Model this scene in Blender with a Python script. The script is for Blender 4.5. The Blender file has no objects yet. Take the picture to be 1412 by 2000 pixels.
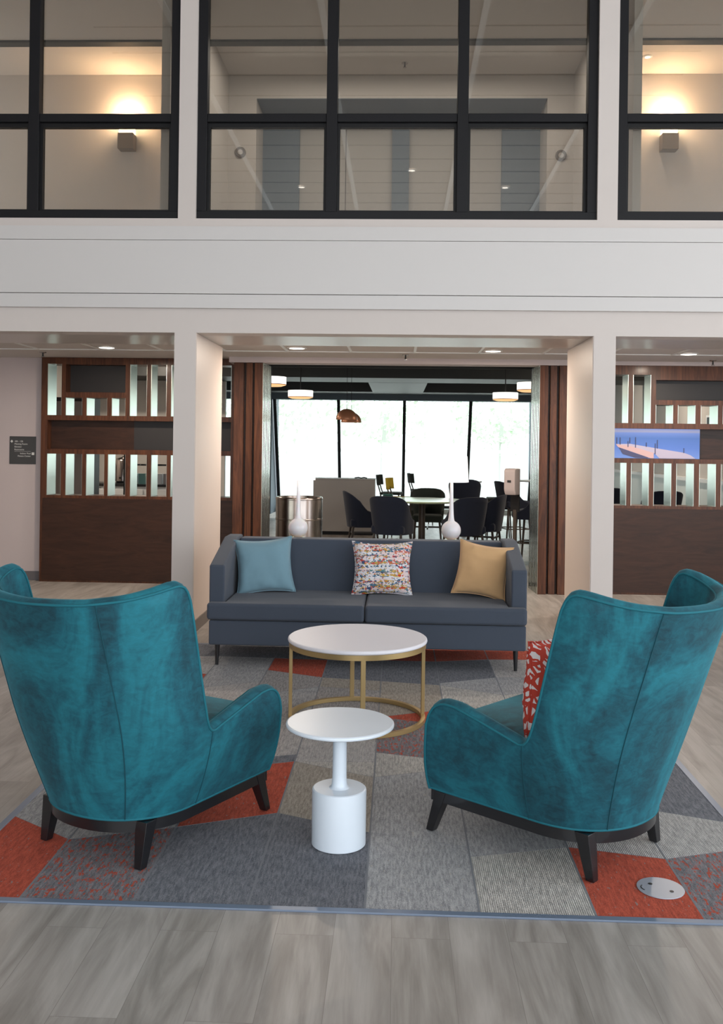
import bpy, math, random
from mathutils import Vector, Matrix, noise
R = math.radians
random.seed(7)
C = bpy.context.scene.collection
S = bpy.context.scene

# ---------------------------------------------------------------- camera
cam = bpy.data.objects.new('camera', bpy.data.cameras.new('camera')); C.objects.link(cam)
cam.location = (0, 0, 1.5)
cam.rotation_mode = 'XYZ'
cam.matrix_world = (Matrix.Translation((0, 0, 1.5)) @ Matrix.Rotation(R(2.2), 4, 'Z')
                    @ Matrix.Rotation(R(90), 4, 'X') @ Matrix.Rotation(R(0.75), 4, 'Z'))
cam.data.sensor_fit = 'AUTO'; cam.data.sensor_width = 36
cam.data.lens = 1850/2000*36
cam.data.shift_y = -130/2000
cam.data.clip_start = 0.05; cam.data.clip_end = 300
S.camera = cam

# ---------------------------------------------------------------- colour management, world, sun, daylight
S.view_settings.view_transform = 'Standard'
S.view_settings.look = 'None'
S.view_settings.gamma = 1
S.view_settings.use_curve_mapping = False
S.view_settings.exposure = 0.0
W = bpy.data.worlds.new('overcast sky'); S.world = W; W.use_nodes = True
bg = W.node_tree.nodes['Background']
bg.inputs[0].default_value = (0.91, 0.96, 1.0, 1)
bg.inputs[1].default_value = 3.5

def area(name, loc, rot, sx, sy, power, col, portal=False, shape='RECTANGLE', parent=None):
    l = bpy.data.lights.new(name, 'AREA'); l.shape = shape; l.size = sx
    if shape == 'RECTANGLE': l.size_y = sy
    l.energy = power; l.color = col
    o = bpy.data.objects.new(name, l); C.objects.link(o)
    o.location = loc; o.rotation_euler = rot
    if portal: l.cycles.is_portal = True
    if parent: o.parent = parent
    return o
area('daylight_entrance', (1.9, -4.4, 2.3), (R(90), 0, 0), 12.2, 4.6, 1, (1, 1, 1), True)          # portal: lobby's glass front
area('daylight_dining', (0.1, 21.0, 1.6), (R(-90), 0, 0), 6.2, 2.6, 1, (1, 1, 1), True)     # portal: dining glazing
area('daylight_side', (7.9, 0.55, 2.8), (0, R(-90), 0), 5.0, 10.1, 1, (1, 1, 1), True)  # portal: open right side of lobby

# ---------------------------------------------------------------- material helpers
def mat(name, col, rough=0.6, metal=0.0, **kw):
    m = bpy.data.materials.new(name); m.use_nodes = True
    b = m.node_tree.nodes['Principled BSDF']
    b.inputs['Base Color'].default_value = (*col, 1)
    b.inputs['Roughness'].default_value = rough
    b.inputs['Metallic'].default_value = metal
    for k, v in kw.items():
        b.inputs[k.replace('_', ' ')].default_value = v
    return m
def N(m, t, **kw):
    n = m.node_tree.nodes.new(t)
    for k, v in kw.items(): setattr(n, k, v)
    return n
def L(m, a, b): m.node_tree.links.new(a, b)
def coords(m, scale=(1, 1, 1), rot=(0, 0, 0), loc=(0, 0, 0)):
    tc = N(m, 'ShaderNodeTexCoord'); mp = N(m, 'ShaderNodeMapping')
    mp.inputs['Scale'].default_value = scale; mp.inputs['Rotation'].default_value = rot; mp.inputs['Location'].default_value = loc
    L(m, tc.outputs['Object'], mp.inputs['Vector']); return mp.outputs['Vector']
def noi(m, vec, scale, detail=3, rough=0.55, dist=0.0):
    n = N(m, 'ShaderNodeTexNoise'); n.inputs['Scale'].default_value = scale
    n.inputs['Detail'].default_value = detail; n.inputs['Roughness'].default_value = rough; n.inputs['Distortion'].default_value = dist
    L(m, vec, n.inputs['Vector']); return n.outputs['Fac']
def ramp(m, fac, stops, const=False):
    r = N(m, 'ShaderNodeValToRGB'); cr = r.color_ramp
    if const: cr.interpolation = 'CONSTANT'
    while len(cr.elements) < len(stops): cr.elements.new(0.5)
    for e, (p, c) in zip(cr.elements, stops):
        e.position = p; e.color = (*c, 1) if len(c) == 3 else c
    L(m, fac, r.inputs['Fac']); return r.outputs['Color']
def mix(m, fac, a, b, mode='MIX'):
    n = N(m, 'ShaderNodeMix', data_type='RGBA', blend_type=mode)
    for sock, v in ((n.inputs[0], fac), (n.inputs[6], a), (n.inputs[7], b)):
        if isinstance(v, (int, float)): sock.default_value = v
        elif isinstance(v, tuple): sock.default_value = (*v, 1) if len(v) == 3 else v
        else: L(m, v, sock)
    return n.outputs[2]
def base(m, c): L(m, c, m.node_tree.nodes['Principled BSDF'].inputs['Base Color'])
def bump(m, h, strength=0.2, dist=0.01):
    b = N(m, 'ShaderNodeBump'); b.inputs['Strength'].default_value = strength; b.inputs['Distance'].default_value = dist
    L(m, h, b.inputs['Height']); L(m, b.outputs['Normal'], m.node_tree.nodes['Principled BSDF'].inputs['Normal'])

def fabric(name, col, var=0.15, scale=500, bumps=0.25, **kw):
    m = mat(name, col, 0.95, **kw)
    v = coords(m)
    n1 = noi(m, coords(m, (1, 1, 3)), scale, 2); n2 = noi(m, v, 6, 3)
    a = tuple(c*(1-var) for c in col); b = tuple(min(1, c*(1+var)) for c in col)
    base(m, mix(m, n1, mix(m, n2, a, col), b)); bump(m, n1, bumps, 0.002)
    return m
def paint(name, col, rough=0.6, var=0.03):
    m = mat(name, col, rough); n = noi(m, coords(m), 3, 4)
    base(m, mix(m, n, tuple(c*(1-var) for c in col), tuple(min(1, c*(1+var)) for c in col)))
    bump(m, noi(m, coords(m), 260, 2), 0.04, 0.002); return m
def wood(name, dark, light, rough=0.3, stretch=(14, 14, 1.2), coat=0.4):
    m = mat(name, light, rough, Coat_Weight=coat, Coat_Roughness=0.15, Specular_IOR_Level=0.3)
    v = coords(m, stretch); n1 = noi(m, v, 1.5, 6, 0.65, 1.5); n2 = noi(m, coords(m, (1, 1, 1)), 1.7, 3)
    c = ramp(m, n1, [(0.3, dark), (0.7, light)])
    base(m, mix(m, n2, mix(m, 1.0, c, (0.72, 0.7, 0.72), 'MULTIPLY'), c)); bump(m, n1, 0.08, 0.002); return m

M = {}
M['wall'] = paint('warm white wall paint', (0.66, 0.60, 0.565))
M['wall_up'] = paint('upper corridor paint', (0.55, 0.51, 0.48))
M['wall_pink'] = paint('pale mauve wall paint', (0.55, 0.47, 0.46))
M['jamb'] = paint('jamb paint with lamp warmth', (0.68, 0.58, 0.52), 0.45)  # warmth of the corridor downlights put into the paint
M['soffit'] = mat('satin soffit paint', (0.62, 0.58, 0.55), 0.28)
M['fascia'] = mat('white wood grain boards', (0.66, 0.635, 0.62), 0.42)
bump(M['fascia'], noi(M['fascia'], coords(M['fascia'], (1.0, 8, 30)), 4, 5), 0.06, 0.003)
M['ceiling'] = paint('ceiling tile white', (0.62, 0.58, 0.55), 0.9)
M['tbar'] = mat('white ceiling rail', (0.85, 0.85, 0.83), 0.4)
M['black'] = mat('black powder coat', (0.009, 0.009, 0.010), 0.45, Specular_IOR_Level=0.3)
M['frame'] = mat('dark bronze window frame', (0.010, 0.010, 0.012), 0.5, Specular_IOR_Level=0.25)
M['darkceil'] = paint('near black ceiling paint', (0.012, 0.014, 0.014), 0.8)
M['beam'] = mat('dark grey beam paint', (0.03, 0.034, 0.034), 0.5)
M['bluegrey'] = paint('blue grey wall paint', (0.13, 0.17, 0.21))
M['door'] = paint('pale door panels', (0.42, 0.40, 0.38), 0.5)
M['base'] = mat('taupe vinyl base', (0.17, 0.15, 0.14), 0.6)
M['greybase'] = mat('grey vinyl base', (0.13, 0.12, 0.125), 0.6)
M['wood'] = wood('walnut stained wood', (0.040, 0.012, 0.005), (0.15, 0.052, 0.020), 0.42, (14, 14, 1.2), 0.12)
M['woodpanel'] = wood('dark walnut panel', (0.026, 0.010, 0.005), (0.062, 0.024, 0.012), 0.45, (1.4, 14, 9), 0.1)
M['niche'] = mat('black brown niche board', (0.018, 0.015, 0.015), 0.5)
M['liner'] = mat('pale brushed metal liner', (0.72, 0.78, 0.70), 0.28, 0.95)
bump(M['liner'], noi(M['liner'], coords(M['liner'], (40, 40, 1)), 4, 3), 0.05, 0.001)
M['flute'] = mat('pale metal as window sheen', (0.74, 0.78, 0.70), 0.16, 1.0)  # window sheen on glossy wood battens put in as pale metal
M['brass'] = mat('brushed brass', (0.50, 0.36, 0.17), 0.42, 0.75)
M['gold'] = mat('polished gold', (0.85, 0.62, 0.3), 0.2, 1.0)
M['white_top'] = mat('white stone top', (0.86, 0.86, 0.93), 0.40)
M['white_metal'] = mat('white powder coated metal', (0.76, 0.84, 0.93), 0.34)
M['steel'] = mat('brushed stainless steel', (0.42, 0.37, 0.345), 0.24, 1.0)
M['steeldark'] = mat('dark metal', (0.05, 0.05, 0.05), 0.4, 0.6)
M['leg'] = mat('black stained wood', (0.008, 0.008, 0.010), 0.3, Coat_Weight=0.4)
M['white_glass'] = mat('white opal glass', (0.82, 0.80, 0.83), 0.12, Subsurface_Weight=0.15)
M['grey_lam'] = mat('taupe laminate', (0.36, 0.34, 0.325), 0.5)
M['white_lam'] = mat('white laminate', (0.72, 0.74, 0.74), 0.4)
M['navy'] = fabric('navy upholstery', (0.012, 0.017, 0.035), 0.2, 400, 0.1, Sheen_Weight=0.15)
M['olive'] = fabric('dark green upholstery', (0.022, 0.03, 0.026), 0.2, 400, 0.1, Sheen_Weight=0.15)
M['yellowseat'] = fabric('yellow upholstery', (0.62, 0.45, 0.05), 0.1)
M['legwood'] = mat('grey brown leg wood', (0.06, 0.045, 0.035), 0.45)
M['green_top'] = mat('pale green table top', (0.78, 0.90, 0.55), 0.16)
M['copper'] = mat('copper lacquer', (0.56, 0.25, 0.14), 0.35, 0.35)
M['plastic'] = mat('beige dispenser plastic', (0.55, 0.47, 0.46), 0.4)
M['outlet'] = mat('grey metal floor cover', (0.42, 0.45, 0.52), 0.35, 0.3)
M['edge'] = mat('blue grey edge strip', (0.20, 0.25, 0.34), 0.35, 0.3)
M['sign'] = mat('dark grey sign plate', (0.055, 0.055, 0.055), 0.4)
M['lettering'] = mat('white lettering', (0.7, 0.7, 0.68), 0.6)
M['sofa'] = fabric('slate tweed', (0.052, 0.066, 0.093), 0.25, 600, 0.3, Sheen_Weight=0.1)
M['teal_pillow'] = fabric('dusty teal cotton velvet', (0.17, 0.30, 0.37), 0.10, 400, 0.15, Sheen_Weight=0.25)
M['mustard'] = fabric('gold sand cotton velvet', (0.64, 0.40, 0.20), 0.08, 400, 0.15, Sheen_Weight=0.2)
M['concrete'] = paint('patio concrete', (0.5, 0.5, 0.47), 0.9)
M['jar'] = mat('teal glazed ceramic', (0.12, 0.28, 0.27), 0.25)
M['wainscot'] = mat('white wainscot', (0.62, 0.68, 0.66), 0.4)
M['greywall'] = paint('grey dining wall', (0.52, 0.50, 0.47))

def emis(name, col, st, rough=0.5):
    m = mat(name, col, rough); b = m.node_tree.nodes['Principled BSDF']
    b.inputs['Emission Color'].default_value = (*col, 1); b.inputs['Emission Strength'].default_value = st; return m
M['lens'] = emis('downlight lens', (1, 0.93, 0.84), 6)
M['shade_lit'] = emis('lit linen shade', (1, 0.96, 0.88), 1.6)
M['shade_amber'] = emis('amber glass ring', (1, 0.62, 0.28), 0.9)
M['lampshade'] = emis('lit white lampshade', (1, 0.98, 0.93), 1.0)
M['bulb'] = emis('frosted bulb glass', (1, 0.80, 0.52), 9)

# velvet: crushed nap patches belong to the cloth
def velvet():
    m = mat('teal velvet', (0.01, 0.2, 0.27), 0.75, Sheen_Weight=0.28, Sheen_Roughness=0.35)
    m.node_tree.nodes['Principled BSDF'].inputs['Sheen Tint'].default_value = (0.15, 0.75, 0.95, 1)
    n1 = noi(m, coords(m, (1.2, 1.2, 0.7)), 2.6, 5, 0.62, 1.4); n2 = noi(m, coords(m, (1, 1, 1.8)), 20, 6, 0.72, 0.8)
    c = ramp(m, n1, [(0.38, (0.0005, 0.026, 0.045)), (0.50, (0.002, 0.085, 0.125)), (0.63, (0.008, 0.185, 0.245))])
    base(m, mix(m, 0.38, c, ramp(m, n2, [(0.36, (0.001, 0.05, 0.075)), (0.64, (0.009, 0.17, 0.225))])))
    bump(m, n2, 0.05, 0.004); return m
M['velvet'] = velvet()
M['velvet_pipe'] = mat('teal velvet piping', (0.005, 0.135, 0.18), 0.8)
M['velvet_seam'] = mat('teal velvet seam', (0.001, 0.06, 0.085), 0.9)

def confetti():
    m = mat('multicolour printed cotton', (0.8, 0.7, 0.68), 0.9)
    v = coords(m, (1, 1, 1)); band = noi(m, coords(m, (0.9, 1, 9)), 3.2, 2)
    spots = noi(m, coords(m, (1, 1, 1.3), loc=(3, 1, 2)), 46, 2, 0.5, 0.6); spots2 = noi(m, coords(m, (1, 1, 1.4), loc=(9, 7, 5)), 52, 2, 0.5, 0.5)
    cream = ramp(m, noi(m, coords(m, (1, 1, 3)), 9, 3), [(0.35, (0.80, 0.58, 0.56)), (0.55, (0.74, 0.74, 0.78))])
    cA = ramp(m, band, [(0.0, (0.55, 0.12, 0.08)), (0.42, (0.60, 0.045, 0.03)), (0.48, (0.62, 0.36, 0.06)), (0.54, (0.06, 0.16, 0.26)), (0.60, (0.60, 0.16, 0.12))], True)
    cB = ramp(m, noi(m, coords(m, (0.9, 1, 11), loc=(5, 0, 1)), 3.6, 2), [(0.0, (0.03, 0.10, 0.20)), (0.47, (0.60, 0.38, 0.06)), (0.53, (0.10, 0.24, 0.26)), (0.58, (0.04, 0.08, 0.18))], True)
    dens = ramp(m, noi(m, coords(m, (0.5, 1, 12), loc=(2, 0, 7)), 3.0, 2), [(0.40, (0, 0, 0)), (0.60, (1, 1, 1))])
    def mask(sp, lo, hi):
        th = N(m, 'ShaderNodeMapRange'); L(m, dens, th.inputs[0]); th.inputs[3].default_value = hi; th.inputs[4].default_value = lo
        g = N(m, 'ShaderNodeMath', operation='GREATER_THAN'); L(m, sp, g.inputs[0]); L(m, th.outputs[0], g.inputs[1]); return g.outputs[0]
    base(m, mix(m, mask(spots2, 0.53, 0.66), mix(m, mask(spots, 0.48, 0.62), cream, cA), cB)); return m
M['confetti'] = confetti()
def strokes():
    m = mat('red stroke print on white cotton', (0.8, 0.75, 0.72), 0.9)
    vo = N(m, 'ShaderNodeTexVoronoi', feature='DISTANCE_TO_EDGE'); vo.inputs['Scale'].default_value = 24
    wv = N(m, 'ShaderNodeTexWave'); wv.inputs['Scale'].default_value = 14; wv.inputs['Distortion'].default_value = 9; wv.inputs['Detail Scale'].default_value = 1.2
    L(m, coords(m, (1, 1, 0.8)), vo.inputs['Vector']); L(m, coords(m, (1, 1, 1), (0.5, 0.6, 0.3)), wv.inputs['Vector'])
    a = ramp(m, vo.outputs['Distance'], [(0.0, (1, 1, 1)), (0.13, (0, 0, 0))], True)
    b = ramp(m, wv.outputs['Fac'], [(0.0, (0, 0, 0)), (0.70, (1, 1, 1))], True)
    base(m, mix(m, mix(m, 1.0, a, b, 'LIGHTEN'), (0.74, 0.68, 0.68), (0.50, 0.05, 0.03))); return m
M['strokes'] = strokes()

def glass(name, tint=(0.93, 0.96, 0.95), refl=1.0):
    m = bpy.data.materials.new(name); m.use_nodes = True; nt = m.node_tree; nt.nodes.clear()
    o = N(m, 'ShaderNodeOutputMaterial'); t = N(m, 'ShaderNodeBsdfTransparent'); g = N(m, 'ShaderNodeBsdfGlossy')
    t.inputs[0].default_value = (*tint, 1); g.inputs['Roughness'].default_value = 0.01
    f = N(m, 'ShaderNodeFresnel'); ge = N(m, 'ShaderNodeNewGeometry'); mr = N(m, 'ShaderNodeMapRange'); ior = 1.45 + 0.30*refl
    mr.inputs[3].default_value = ior; mr.inputs[4].default_value = 1/ior     # thin unrefracted pane: same reflectance on both faces
    L(m, ge.outputs['Backfacing'], mr.inputs[0]); L(m, mr.outputs[0], f.inputs['IOR'])
    x = N(m, 'ShaderNodeMixShader'); L(m, f.outputs[0], x.inputs[0]); L(m, t.outputs[0], x.inputs[1]); L(m, g.outputs[0], x.inputs[2])
    L(m, x.outputs[0], o.inputs[0]); return m
M['glass_up'] = glass('grey tinted interior glazing', (0.80, 0.79, 0.76), 1.6)
M['glass'] = glass('clear glazing', (0.95, 0.99, 0.98), 0.4)

def floor_mat():
    m = mat('grey oak vinyl planks', (0.3, 0.27, 0.24), 0.38)
    v = coords(m, (1, 1, 1), (0, 0, R(90)))
    br = N(m, 'ShaderNodeTexBrick'); br.offset = 0.37; br.squash = 1
    br.inputs['Scale'].default_value = 1; br.inputs['Brick Width'].default_value = 1.22; br.inputs['Row Height'].default_value = 0.178
    br.inputs['Mortar Size'].default_value = 0.0008; br.inputs['Mortar Smooth'].default_value = 0.3; br.inputs['Bias'].default_value = 0
    br.inputs['Color1'].default_value = (0, 0, 0, 1); br.inputs['Color2'].default_value = (1, 1, 1, 1); br.inputs['Mortar'].default_value = (0.5, 0.5, 0.5, 1)
    L(m, v, br.inputs['Vector'])
    # per plank offset of the grain
    sep = N(m, 'ShaderNodeVectorMath', operation='SCALE'); sep.inputs['Scale'].default_value = 13
    L(m, br.outputs['Color'], sep.inputs[0])
    add = N(m, 'ShaderNodeVectorMath', operation='ADD'); L(m, coords(m, (7.5, 1.1, 1)), add.inputs[0]); L(m, sep.outputs[0], add.inputs[1])
    g = noi(m, add.outputs[0], 1.0, 5, 0.55, 1.6)
    add2 = N(m, 'ShaderNodeVectorMath', operation='ADD'); L(m, coords(m, (60, 3, 1)), add2.inputs[0]); L(m, sep.outputs[0], add2.inputs[1])
    g2 = noi(m, add2.outputs[0], 1.6, 4, 0.6)
    big = noi(m, add.outputs[0], 0.45, 2)
    c = ramp(m, g, [(0.26, (0.13, 0.11, 0.09)), (0.42, (0.26, 0.235, 0.21)), (0.55, (0.40, 0.37, 0.34)), (0.70, (0.52, 0.49, 0.46))])
    c = mix(m, 0.30, c, ramp(m, g2, [(0.3, (0.20, 0.175, 0.15)), (0.7, (0.42, 0.39, 0.36))]))
    c = mix(m, 0.28, c, mix(m, br.outputs['Color'], (0.27, 0.25, 0.23), (0.43, 0.40, 0.38)))
    c = mix(m, br.outputs['Fac'], c, (0.2, 0.18, 0.16))
    base(m, c); bump(m, g2, 0.05, 0.001); return m
M['floor'] = floor_mat()

def carpet(name, a, b, fleck=None, fl=0.6, off=0.0, ribs=False):
    m = mat(name, a, 1.0)
    st = noi(m, coords(m, (110, 16, 1), loc=(off, off, 0)), 1.0, 3, 0.7); hi = noi(m, coords(m, (1, 1, 1)), 330, 2); lo = noi(m, coords(m, (4, 1.6, 1), loc=(off*3, 0, 0)), 1.2, 3)
    c = ramp(m, st, [(0.38, tuple(x*0.88 for x in a)), (0.62, tuple(x*1.12 for x in b))])
    c = mix(m, 0.35, c, ramp(m, hi, [(0.38, tuple(x*0.55 for x in a)), (0.62, tuple(min(1, x*1.4) for x in b))]))
    c = mix(m, mix(m, 0.5, lo, (0, 0, 0)), c, mix(m, 1.0, c, (0.7, 0.7, 0.72), 'MULTIPLY'))
    if fleck:
        fm = ramp(m, noi(m, coords(m, (60, 22, 1), loc=(off, 5, 0)), 1.0, 3, 0.8), [(0.0, (0, 0, 0)), (fl, (1, 1, 1))], True)
        c = mix(m, fm, c, fleck)
    base(m, c)
    if ribs:
        wv = N(m, 'ShaderNodeTexWave', bands_direction='X'); wv.inputs['Scale'].default_value = 45
        L(m, coords(m), wv.inputs['Vector']); bump(m, wv.outputs['Fac'], 0.5, 0.003)
    else: bump(m, hi, 0.5, 0.003)
    return m
OR = (0.42, 0.065, 0.03)
CP = dict(
    O=carpet('carpet burnt orange', (0.336, 0.050, 0.025), (0.538, 0.095, 0.050), (0.26, 0.20, 0.19), 0.64, 1),
    L=carpet('carpet light grey', (0.311, 0.304, 0.304), (0.513, 0.499, 0.486), None, 0.6, 2, True),
    G=carpet('carpet mid grey', (0.216, 0.209, 0.209), (0.405, 0.385, 0.378), None, 0.6, 3),
    M=carpet('carpet silver grey', (0.243, 0.250, 0.263), (0.446, 0.446, 0.452), (0.42, 0.39, 0.34), 0.66, 4),
    D=carpet('carpet charcoal blue', (0.094, 0.106, 0.131), (0.213, 0.219, 0.244), (0.30, 0.30, 0.31), 0.68, 5),
    F=carpet('carpet charcoal with orange flecks', (0.106, 0.112, 0.131), (0.250, 0.237, 0.250), OR, 0.56, 6),
    B=carpet('carpet beige grey', (0.250, 0.219, 0.188), (0.413, 0.375, 0.325), None, 0.6, 7),
    T=carpet('carpet ribbed cream grey', (0.312, 0.305, 0.293), (0.559, 0.539, 0.501), None, 0.6, 8, True))
M['seam'] = mat('carpet seam', (0.19, 0.20, 0.22), 0.9)

# ---------------------------------------------------------------- mesh builder
class MB:
    def __init__(s): s.v = []; s.f = []; s.mi = []
    def add(s, vs, fs, mi=0):
        o = len(s.v); s.v += [tuple(v) for v in vs]; s.f += [tuple(i+o for i in f) for f in fs]; s.mi += [mi]*len(fs); return s
    def box(s, x0, x1, y0, y1, z0, z1, mi=0):
        return s.add([(x0,y0,z0),(x1,y0,z0),(x1,y1,z0),(x0,y1,z0),(x0,y0,z1),(x1,y0,z1),(x1,y1,z1),(x0,y1,z1)],
                     [(0,3,2,1),(4,5,6,7),(0,1,5,4),(1,2,6,5),(2,3,7,6),(3,0,4,7)], mi)
    def quad(s, a, b, c, d, mi=0): return s.add([a, b, c, d], [(0, 1, 2, 3)], mi)
    def prism(s, pts, axis, a0, a1, mi=0):        # polygon pts in the other two axes, extruded along axis
        n = len(pts)
        def p(u, w, t): return {'x': (t, u, w), 'y': (u, t, w), 'z': (u, w, t)}[axis]
        return s.add([p(u, w, a0) for u, w in pts] + [p(u, w, a1) for u, w in pts],
                     [tuple(range(n))[::-1], tuple(range(n, 2*n))] + [(i, (i+1) % n, n+(i+1) % n, n+i) for i in range(n)], mi)
    def lathe(s, prof, cx=0, cy=0, seg=40, mi=0, a0=0, a1=360):
        full = abs(a1-a0) >= 360; k = seg if full else seg+1; n = len(prof); vs = []
        for i in range(k):
            a = R(a0+(a1-a0)*i/seg)
            for r, z in prof: vs.append((cx+r*math.cos(a), cy+r*math.sin(a), z))
        fs = []
        for i in range(seg):
            j = (i+1) % k
            for t in range(n-1): fs.append((i*n+t, j*n+t, j*n+t+1, i*n+t+1))
        return s.add(vs, fs, mi)
    def cyl(s, cx, cy, z0, z1, r0, r1=None, seg=32, mi=0, bev=0):
        r1 = r0 if r1 is None else r1
        if bev: return s.lathe([(0, z0), (r0-bev, z0), (r0, z0+bev), (r1, z1-bev), (r1-bev*0.3, z1-bev*0.3), (r1-bev, z1), (0, z1)], cx, cy, seg, mi)
        return s.lathe([(0, z0), (r0, z0), (r1, z1), (0, z1)], cx, cy, seg, mi)
    def rod(s, a, b, r0, r1=None, seg=12, mi=0, sq=None):
        a = Vector(a); b = Vector(b); r1 = r0 if r1 is None else r1; d = (b-a).normalized()
        u = d.orthogonal().normalized() if abs(d.z) < 0.999 else Vector((1, 0, 0)); 
        if abs(d.z) > 0.3: u = (Vector((1, 0, 0)) - d*d.x).normalized()
        w = d.cross(u); vs = []
        for p, r in ((a, r0), (b, r1)):
            for i in range(seg):
                t = 2*math.pi*(i+(0.5 if seg == 4 else 0))/seg; vs.append(p+(u*math.cos(t)+w*math.sin(t))*r)
        return s.add(vs, [tuple(range(seg))[::-1], tuple(range(seg, 2*seg))]+[(i, (i+1) % seg, seg+(i+1) % seg, seg+i) for i in range(seg)], mi)
    def tube(s, pts, r, seg=8, closed=False, mi=0):
        P = [Vector(p) for p in pts]; n = len(P); vs = []; prev = None
        for i, p in enumerate(P):
            a = P[(i-1) % n] if (closed or i) else p; b = P[(i+1) % n] if (closed or i < n-1) else p
            d = (b-a).normalized() if (b-a).length > 1e-9 else Vector((0, 0, 1))
            u = prev - d*prev.dot(d) if prev else d.orthogonal()
            if u.length < 1e-6: u = d.orthogonal()
            u.normalize(); prev = u; w = d.cross(u)
            for k in range(seg):
                t = 2*math.pi*k/seg; vs.append(p+(u*math.cos(t)+w*math.sin(t))*r)
        fs = []
        for i in range(n if closed else n-1):
            j = (i+1) % n
            for k in range(seg): fs.append((i*seg+k, i*seg+(k+1) % seg, j*seg+(k+1) % seg, j*seg+k))
        if not closed: fs += [tuple(range(seg))[::-1], tuple((n-1)*seg+k for k in range(seg))]
        return s.add(vs, fs, mi)
    def grid(s, rows, mi=0, closed_u=False):
        n = len(rows[0]); vs = [p for r in rows for p in r]; fs = []
        for i in range(len(rows) if closed_u else len(rows)-1):
            j = (i+1) % len(rows)
            for k in range(n-1): fs.append((i*n+k, i*n+k+1, j*n+k+1, j*n+k))
        return s.add(vs, fs, mi)
    def build(s, name, mats, parent=None, bevel=0, smooth=None, loc=(0, 0, 0), rz=0, seg=3, fix=True, weld=True):
        me = bpy.data.meshes.new(name); me.from_pydata(s.v, [], s.f)
        ms = mats if isinstance(mats, (list, tuple)) else [mats]
        for m in ms: me.materials.append(M[m] if isinstance(m, str) else m)
        me.polygons.foreach_set('material_index', s.mi)
        import bmesh
        bm = bmesh.new(); bm.from_mesh(me)
        if weld: bmesh.ops.remove_doubles(bm, verts=bm.verts, dist=1e-5)
        if fix: bmesh.ops.recalc_face_normals(bm, faces=bm.faces)
        bm.to_mesh(me); bm.free()
        if smooth:
            me.polygons.foreach_set('use_smooth', [True]*len(me.polygons)); me.set_sharp_from_angle(angle=R(smooth))
        o = bpy.data.objects.new(name, me); C.objects.link(o); o.location = loc; o.rotation_euler = (0, 0, rz)
        if parent: o.parent = parent
        if bevel:
            b = o.modifiers.new('bevel', 'BEVEL'); b.width = bevel; b.segments = seg; b.limit_method = 'ANGLE'; b.angle_limit = R(40)
            if not smooth:
                me.polygons.foreach_set('use_smooth', [True]*len(me.polygons)); b.harden_normals = True
        return o

def tag(o, label, cat, group=None, kind=None):
    o['label'] = label; o['category'] = cat
    if group: o['group'] = group
    if kind: o['kind'] = kind
    return o
def thing(name, label, cat, loc=(0, 0, 0), rz=0, group=None):
    o = bpy.data.objects.new(name, None); C.objects.link(o); o.location = loc; o.rotation_euler = (0, 0, rz)
    o.empty_display_size = 0.1
    return tag(o, label, cat, group)
def struct(name, mb, mats, parent=None, **kw):
    o = mb.build(name, mats, parent, **kw)
    if not parent: o['kind'] = 'structure'
    return o
def dup(root, loc, rz, label, group=None):
    r = root.copy(); C.objects.link(r); r.location = loc; r.rotation_euler = (0, 0, rz); r['label'] = label
    if group: r['group'] = group
    for ch in list(root.children):
        c = ch.copy(); C.objects.link(c); c.parent = r
        for g in list(ch.children):
            d = g.copy(); C.objects.link(d); d.parent = c
    return r

# ---------------------------------------------------------------- the setting
struct('floor', MB().box(-8, 8, -4.5, 21.6, -0.12, 0), 'floor')
struct('trim_1', MB().box(-8, 8, 7.36, 7.40, 2.56, 2.667).box(-8, 8, 7.355, 7.40, 2.672, 3.088).box(-8, 8, 7.36, 7.40, 3.093, 3.20), 'fascia')

XL, XR = -1.60, 1.505          # inner faces of the middle opening
PL, PR = -1.77, 1.675          # outer faces of the pillars
w = MB()
w.box(PL, XL, 7.4, 8.5, 0, 2.37).box(XR, PR, 7.4, 8.5, 0, 2.37).box(-8, -5.9, 7.4, 7.6, 0, 2.37).box(5.9, 8, 7.4, 7.6, 0, 2.37)
w.box(-8, 8, 7.4, 7.6, 2.37, 3.27)
w.box(-1.755, -1.615, 7.4, 7.6, 3.27, 5.5).box(1.52, 1.675, 7.4, 7.6, 3.27, 5.5)
w.box(-8, 8, 7.4, 7.6, 5.35, 5.5)
struct('wall_front', w, 'wall')
struct('trim_2', MB().box(XL-0.001, XL+0.006, 7.406, 8.5, 0.09, 2.368).box(XR-0.006, XR+0.001, 7.406, 8.5, 0.09, 2.368), 'jamb')  # jamb linings, tinted with downlight warmth
struct('ceiling_soffit', MB().box(-8, 8, 7.6, 8.3, 2.37, 2.40), 'soffit')
struct('baseboard_pillars', MB().box(XL+0.006, XL+0.016, 7.40, 8.5, 0, 0.095).box(XR-0.016, XR-0.006, 7.40, 8.5, 0, 0.095), 'base')
struct('ceiling_corridor', MB().box(-6, 6, 8.3, 10.3, 2.402, 2.5).box(-6.1, -6, 7.6, 21.6, 0, 3).box(6, 6.1, 7.6, 21.6, 0, 3), 'ceiling')
tb = MB()
for k in range(-6, 8):
    x = -0.46+0.61*k
    if -5.9 < x < 5.9: tb.box(x-0.012, x+0.012, 8.3, 9.1, 2.394, 2.4025)
tb.box(-6, 6, 9.1, 9.125, 2.394, 2.4025)
struct('trim_3', tb, 'tbar')
struct('floor_upper', MB().box(-6, 6, 7.6, 11.2, 2.9, 3.2), 'wall_up')
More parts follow.
